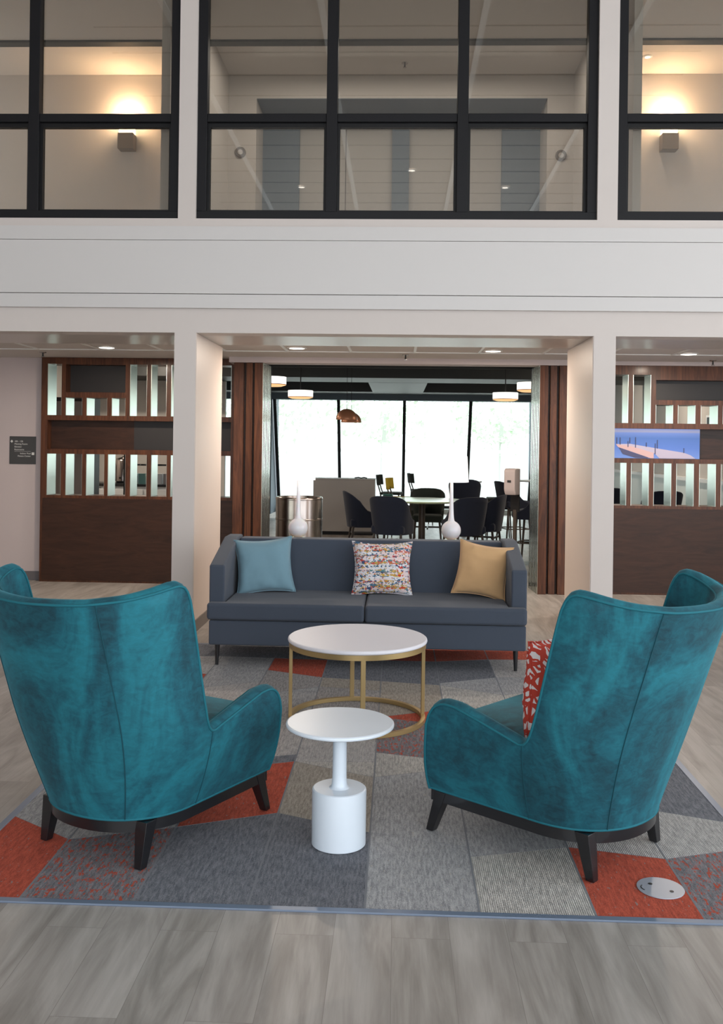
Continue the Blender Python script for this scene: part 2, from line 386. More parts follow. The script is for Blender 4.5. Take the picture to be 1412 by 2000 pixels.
# corridor end walls
struct('wall_left', MB().box(-6, -3.83, 10.1, 10.25, 0, 2.402), 'wall_pink')
struct('baseboard_left', MB().box(-6, -3.83, 10.085, 10.1, 0, 0.095), 'greybase')
struct('wall_header', MB().box(-1.76, 1.76, 9.76, 10.0, 2.345, 2.402).box(1.76, 6, 9.86, 10.1, 2.362, 2.402), 'wall_pink')
# lobby shell (mostly out of frame: side wall, ceiling with plank joints)
struct('wall_lobby', MB().box(-8, -4.2, -4.7, -4.5, 0, 5.6).box(-4.2, 8, -4.7, -4.5, 4.6, 5.6).box(-8.2, -8, -4.5, 7.6, 0, 5.6).box(8, 8.2, 5.6, 7.6, 0, 5.6).box(8, 8.2, -4.5, 5.6, 0, 0.3).box(8, 8.2, -4.5, 5.6, 5.3, 5.6), 'wall')  # unseen walls, openings sized to steer daylight in from the right
lc = MB().box(-8.2, 8.2, -4.5, 7.4, 5.52, 5.7)
for k in range(20): lc.box(-3.0, 3.0, -4.3+0.6*k, -4.28+0.6*k, 5.516, 5.522, 1)
for x in (-2.2, -0.75, 0.75, 2.2): lc.box(x-0.03, x+0.03, -4.4, 7.3, 5.50, 5.522, 2)
struct('ceiling_lobby', lc, ['ceiling', 'greybase', 'tbar'])

# upper glazing: three framed windows
def up_window(n, x0, x1, muls, zr=(4.01, 4.11)):
    f = MB(); y0, y1 = 7.43, 7.52; zt = 5.35; zb = 3.27
    f.box(x0, x1, y0, y1, zb, zb+0.065).box(x0, x1, y0, y1, zt-0.06, zt)
    f.box(x0, x0+0.075, y0, y1, zb+0.065, zt-0.06).box(x1-0.075, x1, y0, y1, zb+0.065, zt-0.06)
    xs = [x0+0.075]+[q for m in muls for q in (m-0.043, m+0.043)]+[x1-0.075]
    for m in muls: f.box(m-0.043, m+0.043, y0, y1, zb+0.065, zt-0.06)
    for i in range(0, len(xs), 2):
        f.box(xs[i], xs[i+1], y0+0.01, y1, zr[0]+0.035, zr[1])
    fr = struct('window_%d' % n, f, 'frame', bevel=0.004)
    for i in range(0, len(xs), 2):
        sa = MB(); a, b = xs[i], xs[i+1]
        sa.box(a, b, y0+0.04, y1, zr[0], zr[0]+0.033).box(a, b, y0+0.04, y1, zb+0.067, zb+0.085)
        sa.box(a, a+0.02, y0+0.04, y1, zb+0.085, zr[0]).box(b-0.02, b, y0+0.04, y1, zb+0.085, zr[0])
        sa.build('sash', 'black', fr)
        MB().box(a, b, 7.49, 7.494, zr[1], zt-0.06).build('pane', 'glass_up', fr)
        MB().box(a+0.02, b-0.02, 7.49, 7.494, zb+0.085, zr[0]).build('pane', 'glass_up', fr)
    return fr
up_window(1, -4.1, -1.755, [-2.93])
up_window(2, -1.615, 1.52, [-0.552, 0.475])
up_window(3, 1.675, 4.1, [2.9])
struct('wall_upper_sides', MB().box(-8, -4.1, 7.4, 7.6, 3.27, 5.35).box(4.1, 8, 7.4, 7.6, 3.27, 5.35), 'wall')
# corridor behind the upper glazing
u = MB()
u.box(-6, -1.576, 10.2, 10.9, 3.2, 5.5).box(1.551, 6, 10.2, 10.9, 3.2, 5.5).box(-1.576, 1.551, 10.2, 10.9, 5.241, 5.5)
struct('wall_upper_back', u, 'wall_up')
struct('wall_upper_left', MB().box(-1.95, -1.88, 7.6, 10.2, 3.2, 5.5), 'wall_up')
struct('wall_upper_right', MB().box(1.834, 1.90, 7.6, 10.2, 3.2, 5.5), 'wall_up')
struct('wall_alcove', MB().box(-1.576, 1.551, 10.8, 10.9, 3.2, 5.241).box(-1.576, -1.159, 10.7, 10.8, 3.2, 5.24).box(-0.108, 0.085, 10.7, 10.8, 3.2, 5.24).box(1.126, 1.551, 10.7, 10.8, 3.2, 5.24)
       .box(-1.575, 1.55, 10.2, 10.8, 5.235, 5.2412), 'bluegrey')
for n, (a, b) in enumerate(((-1.159, -0.108), (0.085, 1.126))):
    m_ = (a+b)/2
    d = struct('door_%d' % (n+1), MB().box(a, b, 10.76, 10.8, 3.2, 5.24), 'door')
    MB().box(m_-0.005, m_+0.005, 10.757, 10.761, 3.2, 5.2).build('door_seam', 'greybase', d)
struct('ceiling_upper', MB().box(-6, 6, 7.6, 8.5, 5.15, 5.5).box(-6, 6, 8.6, 11.2, 5.5, 5.6), 'ceiling')
struct('trim_4', MB().box(-6, 6, 8.5, 8.6, 5.13, 5.55), 'beam')
struct('trim_5', MB().box(-6, -1.95, 10.17, 10.2, 3.2, 3.32).box(1.9, 6, 10.17, 10.2, 3.2, 3.32), 'base')

# dining room shell
struct('ceiling_dining', MB().box(-6, 6, 10.3, 21.6, 3.0, 3.2).box(-6, 6, 10.28, 10.32, 2.345, 3.0), 'darkceil')
bm_ = MB().box(-6, 6, 15.4, 16.5, 2.6, 2.999).box(-6, 6, 19.4, 20.1, 2.6, 2.999)
bm_.box(0.18-0.0, 1.11, 16.5, 19.4, 2.6, 2.999).box(0.18, 1.11, 20.1, 20.4, 2.6, 2.999).box(-0.55, 0.18, 16.5, 16.51, 2.62, 2.9)
bm_ = MB().box(-6, 6, 15.4, 16.5, 2.6, 2.999).box(-6, 6, 19.4, 20.1, 2.6, 2.999).box(-0.53, 0.50, 16.5, 20.3, 2.598, 2.999)
struct('ceiling_beams', bm_, 'beam')
struct('wall_dining_right', MB().box(4.2, 4.3, 10.3, 21.6, 0, 3.0), 'greywall')
struct('trim_6', MB().box(4.12, 4.2, 10.3, 21.4, 0, 1.06), 'wainscot')
struct('trim_7', MB().box(4.08, 4.2, 10.3, 21.4, 1.06, 1.11), 'white_lam')
struct('wall_dining_left', MB().box(-5.6, -5.5, 10.3, 21.6, 0, 3.0), 'greywall')
struct('wall_dining_back', MB().box(-6, -5.0, 20.3, 20.5, 0, 3.0).box(-3.25, -2.72, 20.3, 21.5, 0, 3.0).box(2.95, 6, 20.3, 21.5, 0, 3.0).box(-6, 6, 20.2, 20.5, 2.47, 3.0), 'bluegrey')

def canted(n, x0, muls, x1):           # glazing leaning outwards at the foot
    yt, yb, zt, zb = 20.3, 21.3, 2.47, 0.14
    f = MB()
    def bar(x, wd):
        f.prism([(yt-0.05, zt), (yt+0.05, zt), (yb+0.05, zb), (yb-0.05, zb)], 'x', x-wd/2, x+wd/2)
    for x in [x0]+muls+[x1]: bar(x, 0.065)
    f.box(x0, x1, yb-0.06, yb+0.06, zb-0.03, zb+0.03)
    fr = struct('window_%d' % n, f, 'frame')
    xs = [x0]+muls+[x1]
    for a, b in zip(xs[:-1], xs[1:]):
        MB().prism([(yt-0.004, zt), (yt+0.004, zt), (yb+0.004, zb), (yb-0.004, zb)], 'x', a+0.033, b-0.033).build('pane', 'glass', fr)
    MB().box(x0, x1, yb-0.25, yb+0.1, 0, zb-0.03).build('sill_kerb', 'wainscot', fr)
canted(4, -2.66, [-1.285, 0.13, 1.545], 2.93)
canted(5, -5.0, [-4.1], -3.25)

# ---------------------------------------------------------------- wooden room dividers
def divider(name, label, x0, x1, y0, zt, holes, niches, wood_face):
    """front board with rectangular holes cut in a grid; liners on the sides of every hole"""
    t = thing(name, label, 'room divider', ((x0+x1)/2, y0, 0))
    ox = (x0+x1)/2; depth = 0.26
    allh = [h[:4] for h in holes]+[n_[:4] for n_ in niches]
    xs = sorted({x0, x1}|{h[0] for h in allh}|{h[1] for h in allh}); zs = sorted({0.0, zt}|{h[2] for h in allh}|{h[3] for h in allh})
    f = MB()
    for i in range(len(zs)-1):
        run = None
        for j in range(len(xs)-1):
            cx, cz = (xs[j]+xs[j+1])/2, (zs[i]+zs[i+1])/2
            solid = not any(h[0] < cx < h[1] and h[2] < cz < h[3] for h in allh)
            if solid:
                run = (run[0], xs[j+1]) if run else (xs[j], xs[j+1])
            if run and (not solid or j == len(xs)-2):
                f.box(run[0]-ox, run[1]-ox, 0, depth, zs[i], zs[i+1]); run = None
    f.build('frame', 'wood', t)
    low = min(h[2] for h in allh)
    MB().box(x0-ox+0.03, x1-ox-0.0, -0.008, 0.0, 0.02, low-0.03).build('lower_panel', 'woodpanel', t)
    for a, b, c, d in [h[:4] for h in holes]:
        MB().box(a-ox, a-ox+0.004, 0.006, depth, c, d).build('metal_liner', 'liner', t); MB().box(b-ox-0.004, b-ox, 0.006, depth, c, d).build('metal_liner', 'liner', t)
    for a, b, c, d, mt, dp in niches:
        MB().box(a-ox, b-ox, dp, dp+0.02, c, d).build('back_panel', mt, t)
    return t
Z1, Z2 = 1.782, 2.331
holesL = [(-3.754, -3.601, Z1, Z2), (-2.863, -2.68, Z1, Z2), (-2.637, -2.469, Z1, Z2), (-2.42, -2.24, Z1, Z2), (-2.195, -2.02, Z1, Z2), (-1.975, -1.775, Z1, Z2),
          (-3.556, -3.376, Z1, 1.971), (-3.33, -3.107, Z1, 1.971), (-3.058, -2.910, Z1, 1.971)]
for a, b in ((-3.752, -3.599), (-3.548, -3.37), (-3.326, -3.13), (-3.092, -2.902), (-2.85, -2.673), (-2.625, -2.458), (-2.416, -2.24), (-2.195, -2.02), (-1.975, -1.775)):
    holesL.append((a, b, 0.926, 1.369))
divider('room_divider', 'dark walnut slatted room divider left of the middle opening', -3.82, -1.72, 10.0, 2.400, holesL,
        [(-3.556, -2.912, 2.03, 2.325, 'niche', 0.14), (-3.75, -2.846, 1.42, 1.729, 'woodpanel', 0.12), (-2.846, -1.775, 1.42, 1.729, 'niche', 0.12)], 'wood')
Z1, Z2 = 1.767, 2.266
holesR = [(1.95, 2.13, Z1, Z2), (2.18, 2.369, Z1, Z2), (2.415, 2.598, Z1, Z2), (2.648, 2.826, Z1, 1.958), (2.873, 3.053, Z1, 1.958), (3.106, 3.281, Z1, 1.958), (3.33, 3.50, Z1, 1.958), (3.55, 3.72, Z1, 1.958)]
for a, b in ((1.80, 1.92), (1.965, 2.155), (2.20, 2.358), (2.404, 2.587), (2.635, 2.816), (2.865, 3.045), (3.098, 3.269), (3.318, 3.49), (3.54, 3.72)):
    holesR.append((a, b, 0.917, 1.356))
divider('room_divider', 'dark walnut slatted room divider with a blue pier picture, right of the middle opening', 1.77, 3.95, 9.86, 2.36, holesR,
        [(2.648, 3.72, 2.007, 2.214, 'niche', 0.14), (1.78, 3.72, 1.403, 1.712, 'woodpanel', 0.12)], 'wood')
struct('wall_right', MB().box(3.95, 6, 9.86, 10.1, 0, 2.362), 'wall_pink')

# slatted passage posts: three stepped battens and a fluted return
def passage(sx, x_in, label):
    t = thing('slatted_post', label, 'post', (x_in, 9.75, 0), group=None)
    s_ = sx
    zt = 2.343
    MB().box(min(0, s_*0.31), max(0, s_*0.31), 0.05, 0.20, 0, zt).build('core', 'woodpanel', t)
    for a, b, y in ((0.0, 0.085, 0.0), (0.108, 0.175, 0.012), (0.20, 0.30, 0.0)):
        MB().box(min(s_*a, s_*b), max(s_*a, s_*b), y, 0.05, 0, zt).build('batten', 'wood', t, bevel=0.004)
    f = MB(); g_ = MB()
    for k in range(7):              # each fin stands a little farther into the opening than the one in front
        x = -s_*0.0040*k; y = 0.005+0.062*k
        f.box(min(x, x-s_*0.004), max(x, x-s_*0.004), y+0.004, y+0.056, 0, zt)
        g_.box(min(x+s_*0.002, x-s_*0.0060), max(x+s_*0.002, x-s_*0.0060), y+0.056, y+0.066, 0, zt)
    f.box(min(0.0, s_*0.01), max(0.0, s_*0.01), 0.05, 0.44, 0, zt)
    f.build('fluted_panel', 'flute', t); g_.build('dark_joint_strips', 'niche', t)
    return t
passage(-1, -1.405, 'stepped walnut post and fluted return, sheen painted as metal, left of the dining passage')
passage(1, 1.445, 'stepped walnut post and fluted return, sheen painted as metal, right of the dining passage')

# pier picture in the right divider
def picture():
    t = thing('pier_picture', 'blue photograph of a wooden pier on calm water in the right divider', 'picture', (2.45, 9.865, 1.405))
    m = mat('printed blue sea and sky', (0.1, 0.2, 0.6), 0.35)
    sep = N(m, 'ShaderNodeSeparateXYZ'); L(m, coords(m), sep.inputs[0]); mr = N(m, 'ShaderNodeMath', operation='MULTIPLY'); mr.inputs[1].default_value = 3.24
    L(m, sep.outputs['Z'], mr.inputs[0])
    base(m, ramp(m, mr.outputs[0], [(0, (0.13, 0.24, 0.62)), (0.35, (0.07, 0.16, 0.52)), (0.68, (0.05, 0.13, 0.42)), (0.84, (0.10, 0.18, 0.50)), (0.90, (0.22, 0.24, 0.38)), (1.0, (0.10, 0.17, 0.48))]))
    MB().box(-0.65, 0.65, 0, 0.012, 0, 0.307).build('print', m, t)
    d1 = mat('printed pier planks', (0.42, 0.38, 0.50), 0.4); d2 = mat('printed pier side', (0.55, 0.36, 0.36), 0.4); d3 = mat('printed dark water', (0.05, 0.05, 0.13), 0.4); d4 = mat('printed posts', (0.03, 0.04, 0.12), 0.4)
    y = -0.002
    def poly(pts, mt, nm, yy=y):
        b = MB().add([(px, yy, pz) for px, pz in pts]+[(px, yy+0.0015, pz) for px, pz in pts],
                     [tuple(range(len(pts))), tuple(range(len(pts), 2*len(pts)))[::-1]]+[(i, (i+1) % len(pts), len(pts)+(i+1) % len(pts), len(pts)+i) for i in range(len(pts))])
        b.build(nm, mt, t)
    q = lambda X, Y: (-0.25+(X-70)*0.000849, 0.3065-(Y-870)*0.000817)
    poly([q(*p) for p in ((120, 1068), (300, 1064), (620, 1118), (940, 1168), (1020, 1198), (1085, 1243), (650, 1243), (590, 1180), (300, 1100))], d1, 'pier_deck')
    poly([q(*p) for p in ((125, 1072), (300, 1090), (580, 1175), (580, 1243), (545, 1243), (150, 1105))], d2, 'pier_edge', -0.003)
    poly([q(*p) for p in ((160, 1112), (520, 1236), (500, 1243), (360, 1238), (210, 1195))], d3, 'pier_shadow', -0.003)
    for X, Y0, Y1 in ((135, 985, 1062), (175, 985, 1075), (270, 1030, 1105), (292, 985, 1055), (360, 980, 1112), (490, 1045, 1100), (597, 1055, 1190), (622, 1010, 1120), (940, 1110, 1172)):
        poly([q(X-5, Y1), q(X+5, Y1), q(X+5, Y0), q(X-5, Y0)], d4, 'post_print', -0.0045)
picture()

# directory sign
def text(s, size, x, z, align, parent, y=-0.008, name='lettering', mt='lettering'):
    cu = bpy.data.curves.new(name, 'FONT'); cu.body = s; cu.size = size; cu.align_x = align; cu.extrude = 0.0006
    tmp = bpy.data.objects.new('tmp', cu); C.objects.link(tmp)
    me = bpy.data.meshes.new_from_object(tmp.evaluated_get(bpy.context.evaluated_depsgraph_get()))
    bpy.data.objects.remove(tmp); me.materials.clear(); me.materials.append(M[mt])
    o = bpy.data.objects.new(name, me); C.objects.link(o); o.rotation_euler = (R(90), 0, 0); o.location = (x, y, z); o.parent = parent; return o
sg = thing('directory_sign', 'dark grey directory sign with white lettering on the far left wall', 'sign', (-4.053, 10.10, 1.25))
MB().box(-0.145, 0.145, -0.007, 0, 0, 0.30).build('plate', 'sign', sg, bevel=0.003)
for s_, z in (('100 - 128', 0.238), ('Meeting Room', 0.21), ('Elevator', 0.18), ('Restrooms', 0.15)): text(s_, 0.024, -0.09, z, 'LEFT', sg)
for s_, z in (('Indoor Pool', 0.108), ('Fitness Center', 0.08)): text(s_, 0.024, 0.09, z, 'RIGHT', sg)
MB().box(-0.09, 0.09, -0.0085, -0.007, 0.137, 0.139).build('rule_line', 'lettering', sg)
MB().prism([(-0.135, 0.246), (-0.12, 0.262), (-0.105, 0.246), (-0.12, 0.230)], 'y', -0.009, -0.007).build('arrow_marker', 'lettering', sg)
MB().prism([(0.10, 0.100), (0.128, 0.100), (0.128, 0.128), (0.10, 0.128)], 'y', -0.009, -0.007).build('arrow_marker', 'lettering', sg)

# ---------------------------------------------------------------- carpet inset
def rug():
    X = [-1.504, -1.218, -0.844, -0.467, -0.088, 0.282, 0.655, 0.998, 1.342]
    cols = [
        [(3.72, 3.52, 'O'), (4.25, 4.35, 'M'), (4.8, 4.9, 'G'), (5.3, 5.4, 'L'), (5.9, 5.74, 'G'), (6.2, 6.10, 'O'), (6.6, 6.62, 'L'), (7.02, 7.02, 'D')],
        [(3.52, 3.66, 'F'), (4.35, 4.3, 'L'), (4.9, 5.0, 'G'), (5.4, 5.3, 'D'), (5.74, 5.95, 'L'), (6.10, 6.25, 'M'), (6.62, 6.6, 'M'), (7.02, 7.02, 'D')],
        [(3.66, 3.83, 'D'), (4.30, 4.46, 'O'), (4.42, 4.56, 'D'), (5.0, 5.2, 'L'), (5.60, 5.85, 'M'), (6.25, 6.08, 'G'), (6.6, 6.58, 'O'), (7.02, 7.02, 'D')],
        [(3.83, 3.66, 'D'), (4.46, 4.27, 'B'), (4.46, 4.48, 'T'), (5.2, 5.0, 'L'), (5.85, 5.78, 'G'), (6.08, 6.02, 'B'), (6.58, 6.60, 'D'), (7.02, 7.02, 'D')],
        [(3.66, 3.55, 'M'), (4.27, 4.42, 'M'), (4.62, 4.52, 'T'), (5.22, 5.10, 'F'), (5.22, 5.40, 'O'), (6.02, 5.95, 'B'), (6.60, 6.60, 'D'), (7.02, 7.02, 'O')],
        [(3.47, 3.58, 'T'), (4.42, 4.20, 'M'), (4.52, 4.8, 'D'), (5.40, 5.5, 'T'), (5.95, 5.75, 'T'), (6.0, 6.18, 'M'), (6.60, 6.70, 'D'), (7.02, 7.02, 'O')],
        [(3.58, 3.50, 'O'), (4.05, 4.0, 'L'), (4.6, 4.6, 'D'), (5.2, 5.3, 'G'), (5.75, 5.9, 'T'), (6.18, 6.2, 'M'), (6.70, 6.72, 'L'), (7.02, 7.02, 'O')],
        [(3.50, 3.62, 'F'), (4.0, 3.86, 'L'), (4.7, 4.6, 'D'), (5.3, 5.2, 'M'), (5.9, 5.8, 'L'), (6.2, 6.1, 'D'), (6.72, 6.7, 'G'), (7.02, 7.02, 'O')]]
    keys = list(CP); z = 0.004
    b = MB()
    for i, col in enumerate(cols):
        pl = pr = 3.055
        for yl, yr, k in col:
            if abs(yl-pl)+abs(yr-pr) < 0.005: continue
            x0, x1 = X[i], X[i+1]
            b.add([(x0, pl, z), (x1, pr, z), (x1, yr, z), (x0, yl, z)], [(0, 1, 2, 3)] if abs(yl-pl) > 1e-4 and abs(yr-pr) > 1e-4 else ([(0, 1, 2)] if abs(yl-pl) < 1e-4 else [(0, 1, 3)]), keys.index(k))
            b.rod((x0, yl, z-0.0005), (x1, yr, z-0.0005), 0.0012, seg=4, mi=len(keys))
            pl, pr = yl, yr
    b.box(X[0], X[-1], 3.055, 7.02, 0.0, z-0.0005, keys.index('G'))
    for x in X[1:-1]: b.box(x-0.0035, x+0.0035, 3.055, 7.02, 0.001, z+0.0003, len(keys))
    o = b.build('area_rug', [CP[k] for k in keys]+[M['seam']], fix=False, weld=False)
    for p in o.data.polygons:                         # make sure tile faces look up
        pass
    tag(o, 'patchwork carpet of grey, charcoal and burnt orange tiles under the seating group', 'rug')
    MB().box(X[0]-0.03, X[-1]+0.03, 3.028, 3.055, 0, 0.007).box(X[0]-0.03, X[0], 3.055, 7.02, 0, 0.006).box(X[-1], X[-1]+0.03, 3.055, 7.02, 0, 0.006).box(X[0]-0.03, X[-1]+0.03, 7.02, 7.04, 0, 0.006).build('edge_strip', 'edge', o, bevel=0.0015)
rug()
fc = thing('floor_outlet_cover', 'round grey metal floor outlet cover on the orange carpet tile, front right', 'floor outlet', (0.913, 3.262, 0.0045))
MB().cyl(0, 0, 0, 0.004, 0.079, seg=48, bev=0.0015).build('cover_plate', 'outlet', fc, smooth=15)
for sx in (-0.028, 0.030): MB().cyl(sx, -sx*0.9, 0.004, 0.0052, 0.007, seg=16).build('screw', 'steeldark', fc)
MB().tube([(-0.052+0.014*math.cos(a), -0.004+0.020*math.sin(a), 0.0045) for a in [R(120+q*10) for q in range(13)]], 0.0016, 6).build('lift_ring', 'steeldark', fc)
FZ = 0.006     # standing height on the carpet

# ---------------------------------------------------------------- curved shell used by arm chairs
def ushell(P):
    """outer and inner skins of a U shaped chair shell. plan(s,z): s 0 back centre, 1 end of curve, 2 front"""
    def outer(s, z):
        wz, yb, yf, c = P['w'](z), P['yb'](z), P['yf'](z), P['c'](z)
        if s <= 1:
            th = s*math.pi/2; e = 2/P['e']
            return Vector((wz*math.sin(th)**e, yb+c*(1-math.cos(th)**e), z))
        wf = P['wf'](z) if 'wf' in P else wz
        t = s-1; return Vector((wz+(wf-wz)*t, yb+c+(yf-yb-c)*t, z))
    def normal(s, z):
        a = outer(max(0, s-0.01), z); b = outer(min(2, s+0.01), z); d = b-a
        n = Vector((d.y, -d.x, 0)); n.normalize(); 
        if n.x < 0 and s > 0.2: n = -n
        return n
    th = P['th']; z0 = P['z0']; ns = P['s']
    def both(s, z):
        o = outer(s, z); n = normal(s, z)
        if s == 0: n = Vector((0, -1, 0))
        return o, o-n*th
    half = [(s, P['top'](s)) for s in ns]
    nv = P.get('nv', 14); O = []; I = []
    for s, zt in half:
        ro = []; ri = []
        for k in range(nv+1):
            z = z0+(zt-z0)*k/nv; o, i = both(s, z); ro.append(o); ri.append(i)
        O.append(ro); I.append(ri)
    mir = lambda v: Vector((-v.x, v.y, v.z))
    Of = [[mir(p) for p in r] for r in O[:0:-1]]+O; If = [[mir(p) for p in r] for r in I[:0:-1]]+I
    b = MB(); b.grid(Of); b.grid(If)
    # rim: left front bottom -> over the top -> right front bottom
    ro = [Of[0][k] for k in range(nv)]+[r[-1] for r in Of]+[Of[-1][k] for k in range(nv-1, -1, -1)]
    ri = [If[0][k] for k in range(nv)]+[r[-1] for r in If]+[If[-1][k] for k in range(nv-1, -1, -1)]
    rows = []; n = len(ro)
    for k in range(n):
        a, c = ro[k], ri[k]; m = (a+c)/2; t = (ro[min(n-1, k+1)]+ri[min(n-1, k+1)])/2-(ro[max(0, k-1)]+ri[max(0, k-1)])/2
        up = t.cross(a-c); 
        if up.length > 1e-9: up.normalize()
        if up.dot(Vector((0, 0, 1))) < -0.05 : up = -up
        if abs(up.z) < 0.3 and up.y < 0 : up = -up
        rows.append([a+(c-a)*q+up*P['rim']*math.sin(math.pi*q) for q in (0, 0.12, 0.3, 0.5, 0.7, 0.88, 1)])
    b.grid(rows)
    bo = [r[0] for r in Of]; bi = [r[0] for r in If]; b.grid([[x, y] for x, y in zip(bo, bi)])
    return b, ro, ri, bo, bi, outer

def lerp(a, b, t): return a+(b-a)*t
def smooth(t): t = max(0, min(1, t)); return t*t*(3-2*t)
def interp(x, pts):
    for (a, b), (c, d) in zip(pts[:-1], pts[1:]):
        if x <= c: return b+(d-b)*(x-a)/(c-a) if c > a else d
    return pts[-1][1]

# ---------------------------------------------------------------- wing armchair
def wingchair():
    t = thing('armchair', 'x', 'armchair')
    ZB, ZT = 0.165, 1.01
    top_pts = [(0, 0.955), (0.35, 0.962), (0.6, 0.978), (0.78, 0.998), (0.88, 1.010), (0.935, 1.012), (0.965, 1.004), (0.985, 0.985), (0.995, 0.955), (1.0, 0.90), (1.006, 0.78), (1.014, 0.64), (1.022, 0.57), (1.034, 0.52), (1.055, 0.485), (1.085, 0.466), (1.13, 0.462), (1.20, 0.472), (1.49, 0.510), (1.72, 0.538), (1.82, 0.541), (1.89, 0.533), (1.945, 0.512), (1.98, 0.482), (2.0, 0.445)]
    ss = [i*0.07 for i in range(13)]+[0.9, 0.93, 0.95, 0.965, 0.975, 0.983, 0.990, 0.995, 0.998, 1.001, 1.004, 1.008, 1.013, 1.018, 1.024, 1.030, 1.038, 1.048, 1.06, 1.075, 1.09, 1.11, 1.13, 1.16, 1.2, 1.26, 1.34, 1.44, 1.54, 1.64, 1.72, 1.78, 1.83, 1.87, 1.905, 1.935, 1.96, 1.98, 2.0]
    tz = lambda z: (z-ZB)/(ZT-ZB)
    P = dict(z0=ZB, th=0.062, rim=0.016, e=2.15, s=ss, nv=16,
             w=lambda z: 0.295+0.105*math.sin(min(1, (z-ZB)/0.42)*math.pi/2)+0.035*max(0, tz(z)),
             wf=lambda z: 0.305+0.105*math.sin(min(1, (z-ZB)/0.38)*math.pi/2),
             yb=lambda z: -0.42-0.27*tz(z)**1.05, yf=lambda z: 0.335-0.065*smooth((z-ZB)/0.36),
             c=lambda z: 0.285+0.075*tz(z), top=lambda s: interp(s, top_pts))
    b, ro, ri, bo, bi, outer = ushell(P)
    b.build('shell', 'velvet', t, smooth=60)
    sm = MB(); pp = MB(); pp.tube(ro, 0.0048, 8); pp.tube(ri, 0.0042, 8)
    pp.tube([p+Vector((0, 0, 0.004)) for p in bo], 0.005, 8)
    for sgn in (-1, 1):
        for s_ in (0.42,):
            line = [outer(s_, ZB+(P['top'](s_)-ZB)*k/24) for k in range(25)]
            sm.tube([Vector((p.x*sgn, p.y-0.0005, p.z)) for p in line], 0.0022, 6)
        line = [outer(1.10-0.06*(1-k/12), ZB+(0.463-ZB)*k/12) for k in range(13)]
        sm.tube([Vector((p.x*sgn, p.y, p.z)) for p in line], 0.0024, 6)
    pp.build('piping', 'velvet_pipe', t, smooth=60); sm.build('back_seams', 'velvet_seam', t, smooth=60)
    # seat cushion and front rail fill the U
    def plan(z, inset, yfront):
        r = []
        for s_ in [2-0.1*k for k in range(11)]+[0.9-0.1*k for k in range(10)]:
            p = outer(s_, z); n = Vector((p.x, p.y+0.02, 0)); q = Vector((max(0, p.x-inset), p.y, 0))
            if s_ < 1: q = Vector((p.x*(1-inset/0.36), p.y+inset, 0))
            r.append(q)
        r[0].y = yfront; r[1].y = lerp(r[1].y, yfront, 0.4)
        return [Vector((p.x, p.y, z)) for p in r]+[Vector((-p.x, p.y, z)) for p in r[::-1]]
    sc = MB(); rows = []
    for z, ins, yf in ((0.27, 0.075, 0.32), (0.275, 0.062, 0.335), (0.30, 0.06, 0.345), (0.39, 0.06, 0.345), (0.412, 0.064, 0.338), (0.424, 0.08, 0.32)):
        rows.append(plan(z, ins, yf))
    k = len(rows[0]); rows = [r+[r[0]] for r in rows]; sc.grid(rows)
    for r in (rows[0], rows[-1]):
        c = sum((Vector(p) for p in r[:-1]), Vector())/k; c.z = r[0].z+(0.012 if r is rows[-1] else 0)
        sc.add([c]+r[:-1], [(0, 1+i, 1+(i+1) % k) for i in range(k)])
    sc.build('seat_cushion', 'velvet', t, smooth=50)
    fr = MB(); fr.box(-0.26, 0.26, 0.28, 0.335, ZB, 0.285); fr.build('front_rail', 'velvet', t, bevel=0.01)
    # black plinth rail following the plan
    rl = MB(); o1 = [Vector((p.x*0.985, p.y*0.985, 0)) for p in bo]; i1 = [Vector((p.x*0.86, p.y*0.88+0.0, 0)) for p in bo]
    def ring(z0, z1):
        rl.grid([[Vector((a.x, a.y, z0)), Vector((a.x, a.y, z1)), Vector((c.x, c.y, z1)), Vector((c.x, c.y, z0)), Vector((a.x, a.y, z0))] for a, c in zip(o1, i1)])
    ring(0.122, 0.166); rl.box(-0.29, 0.29, 0.285, 0.33, 0.122, 0.166); rl.build('plinth_rail', 'leg', t, smooth=40)
    for sx in (-1, 1):
        for (tx, ty, bx, by) in ((0.232, -0.305, 0.235, -0.335), (0.275, 0.285, 0.29, 0.335)):
            lg = MB(); zt = 0.162; hw, hb = 0.026, 0.016
            if ty < 0: hw = 0.028
            vs = [(sx*tx+dx*hw, ty+dy*hw, zt) for dx, dy in ((-1,-1),(1,-1),(1,1),(-1,1))]+[(sx*bx+dx*hb, by+dy*hb, 0) for dx, dy in ((-1,-1),(1,-1),(1,1),(-1,1))]
            lg.add(vs, [(0,1,2,3),(7,6,5,4),(0,4,5,1),(1,5,6,2),(2,6,7,3),(3,7,4,0)]); lg.build('leg', 'leg', t, bevel=0.003)
    return t
def place(o, mid, rz):     # mid = floor point between the rear feet
    f = Vector((-math.sin(R(rz)), math.cos(R(rz)), 0)); p = Vector((mid[0], mid[1], FZ))+f*0.325
    o.location = p; o.rotation_euler = (0, 0, R(rz))
a1 = wingchair(); place(a1, (-1.087, 3.411), -27.7)
a1['label'] = 'teal velvet wing armchair on the left, its back to the viewer, empty seat'
a2 = dup(a1, (0, 0, 0), 0, 'teal velvet wing armchair on the right, with a red and white cushion in it'); place(a2, (0.8375, 3.487), 48.7)

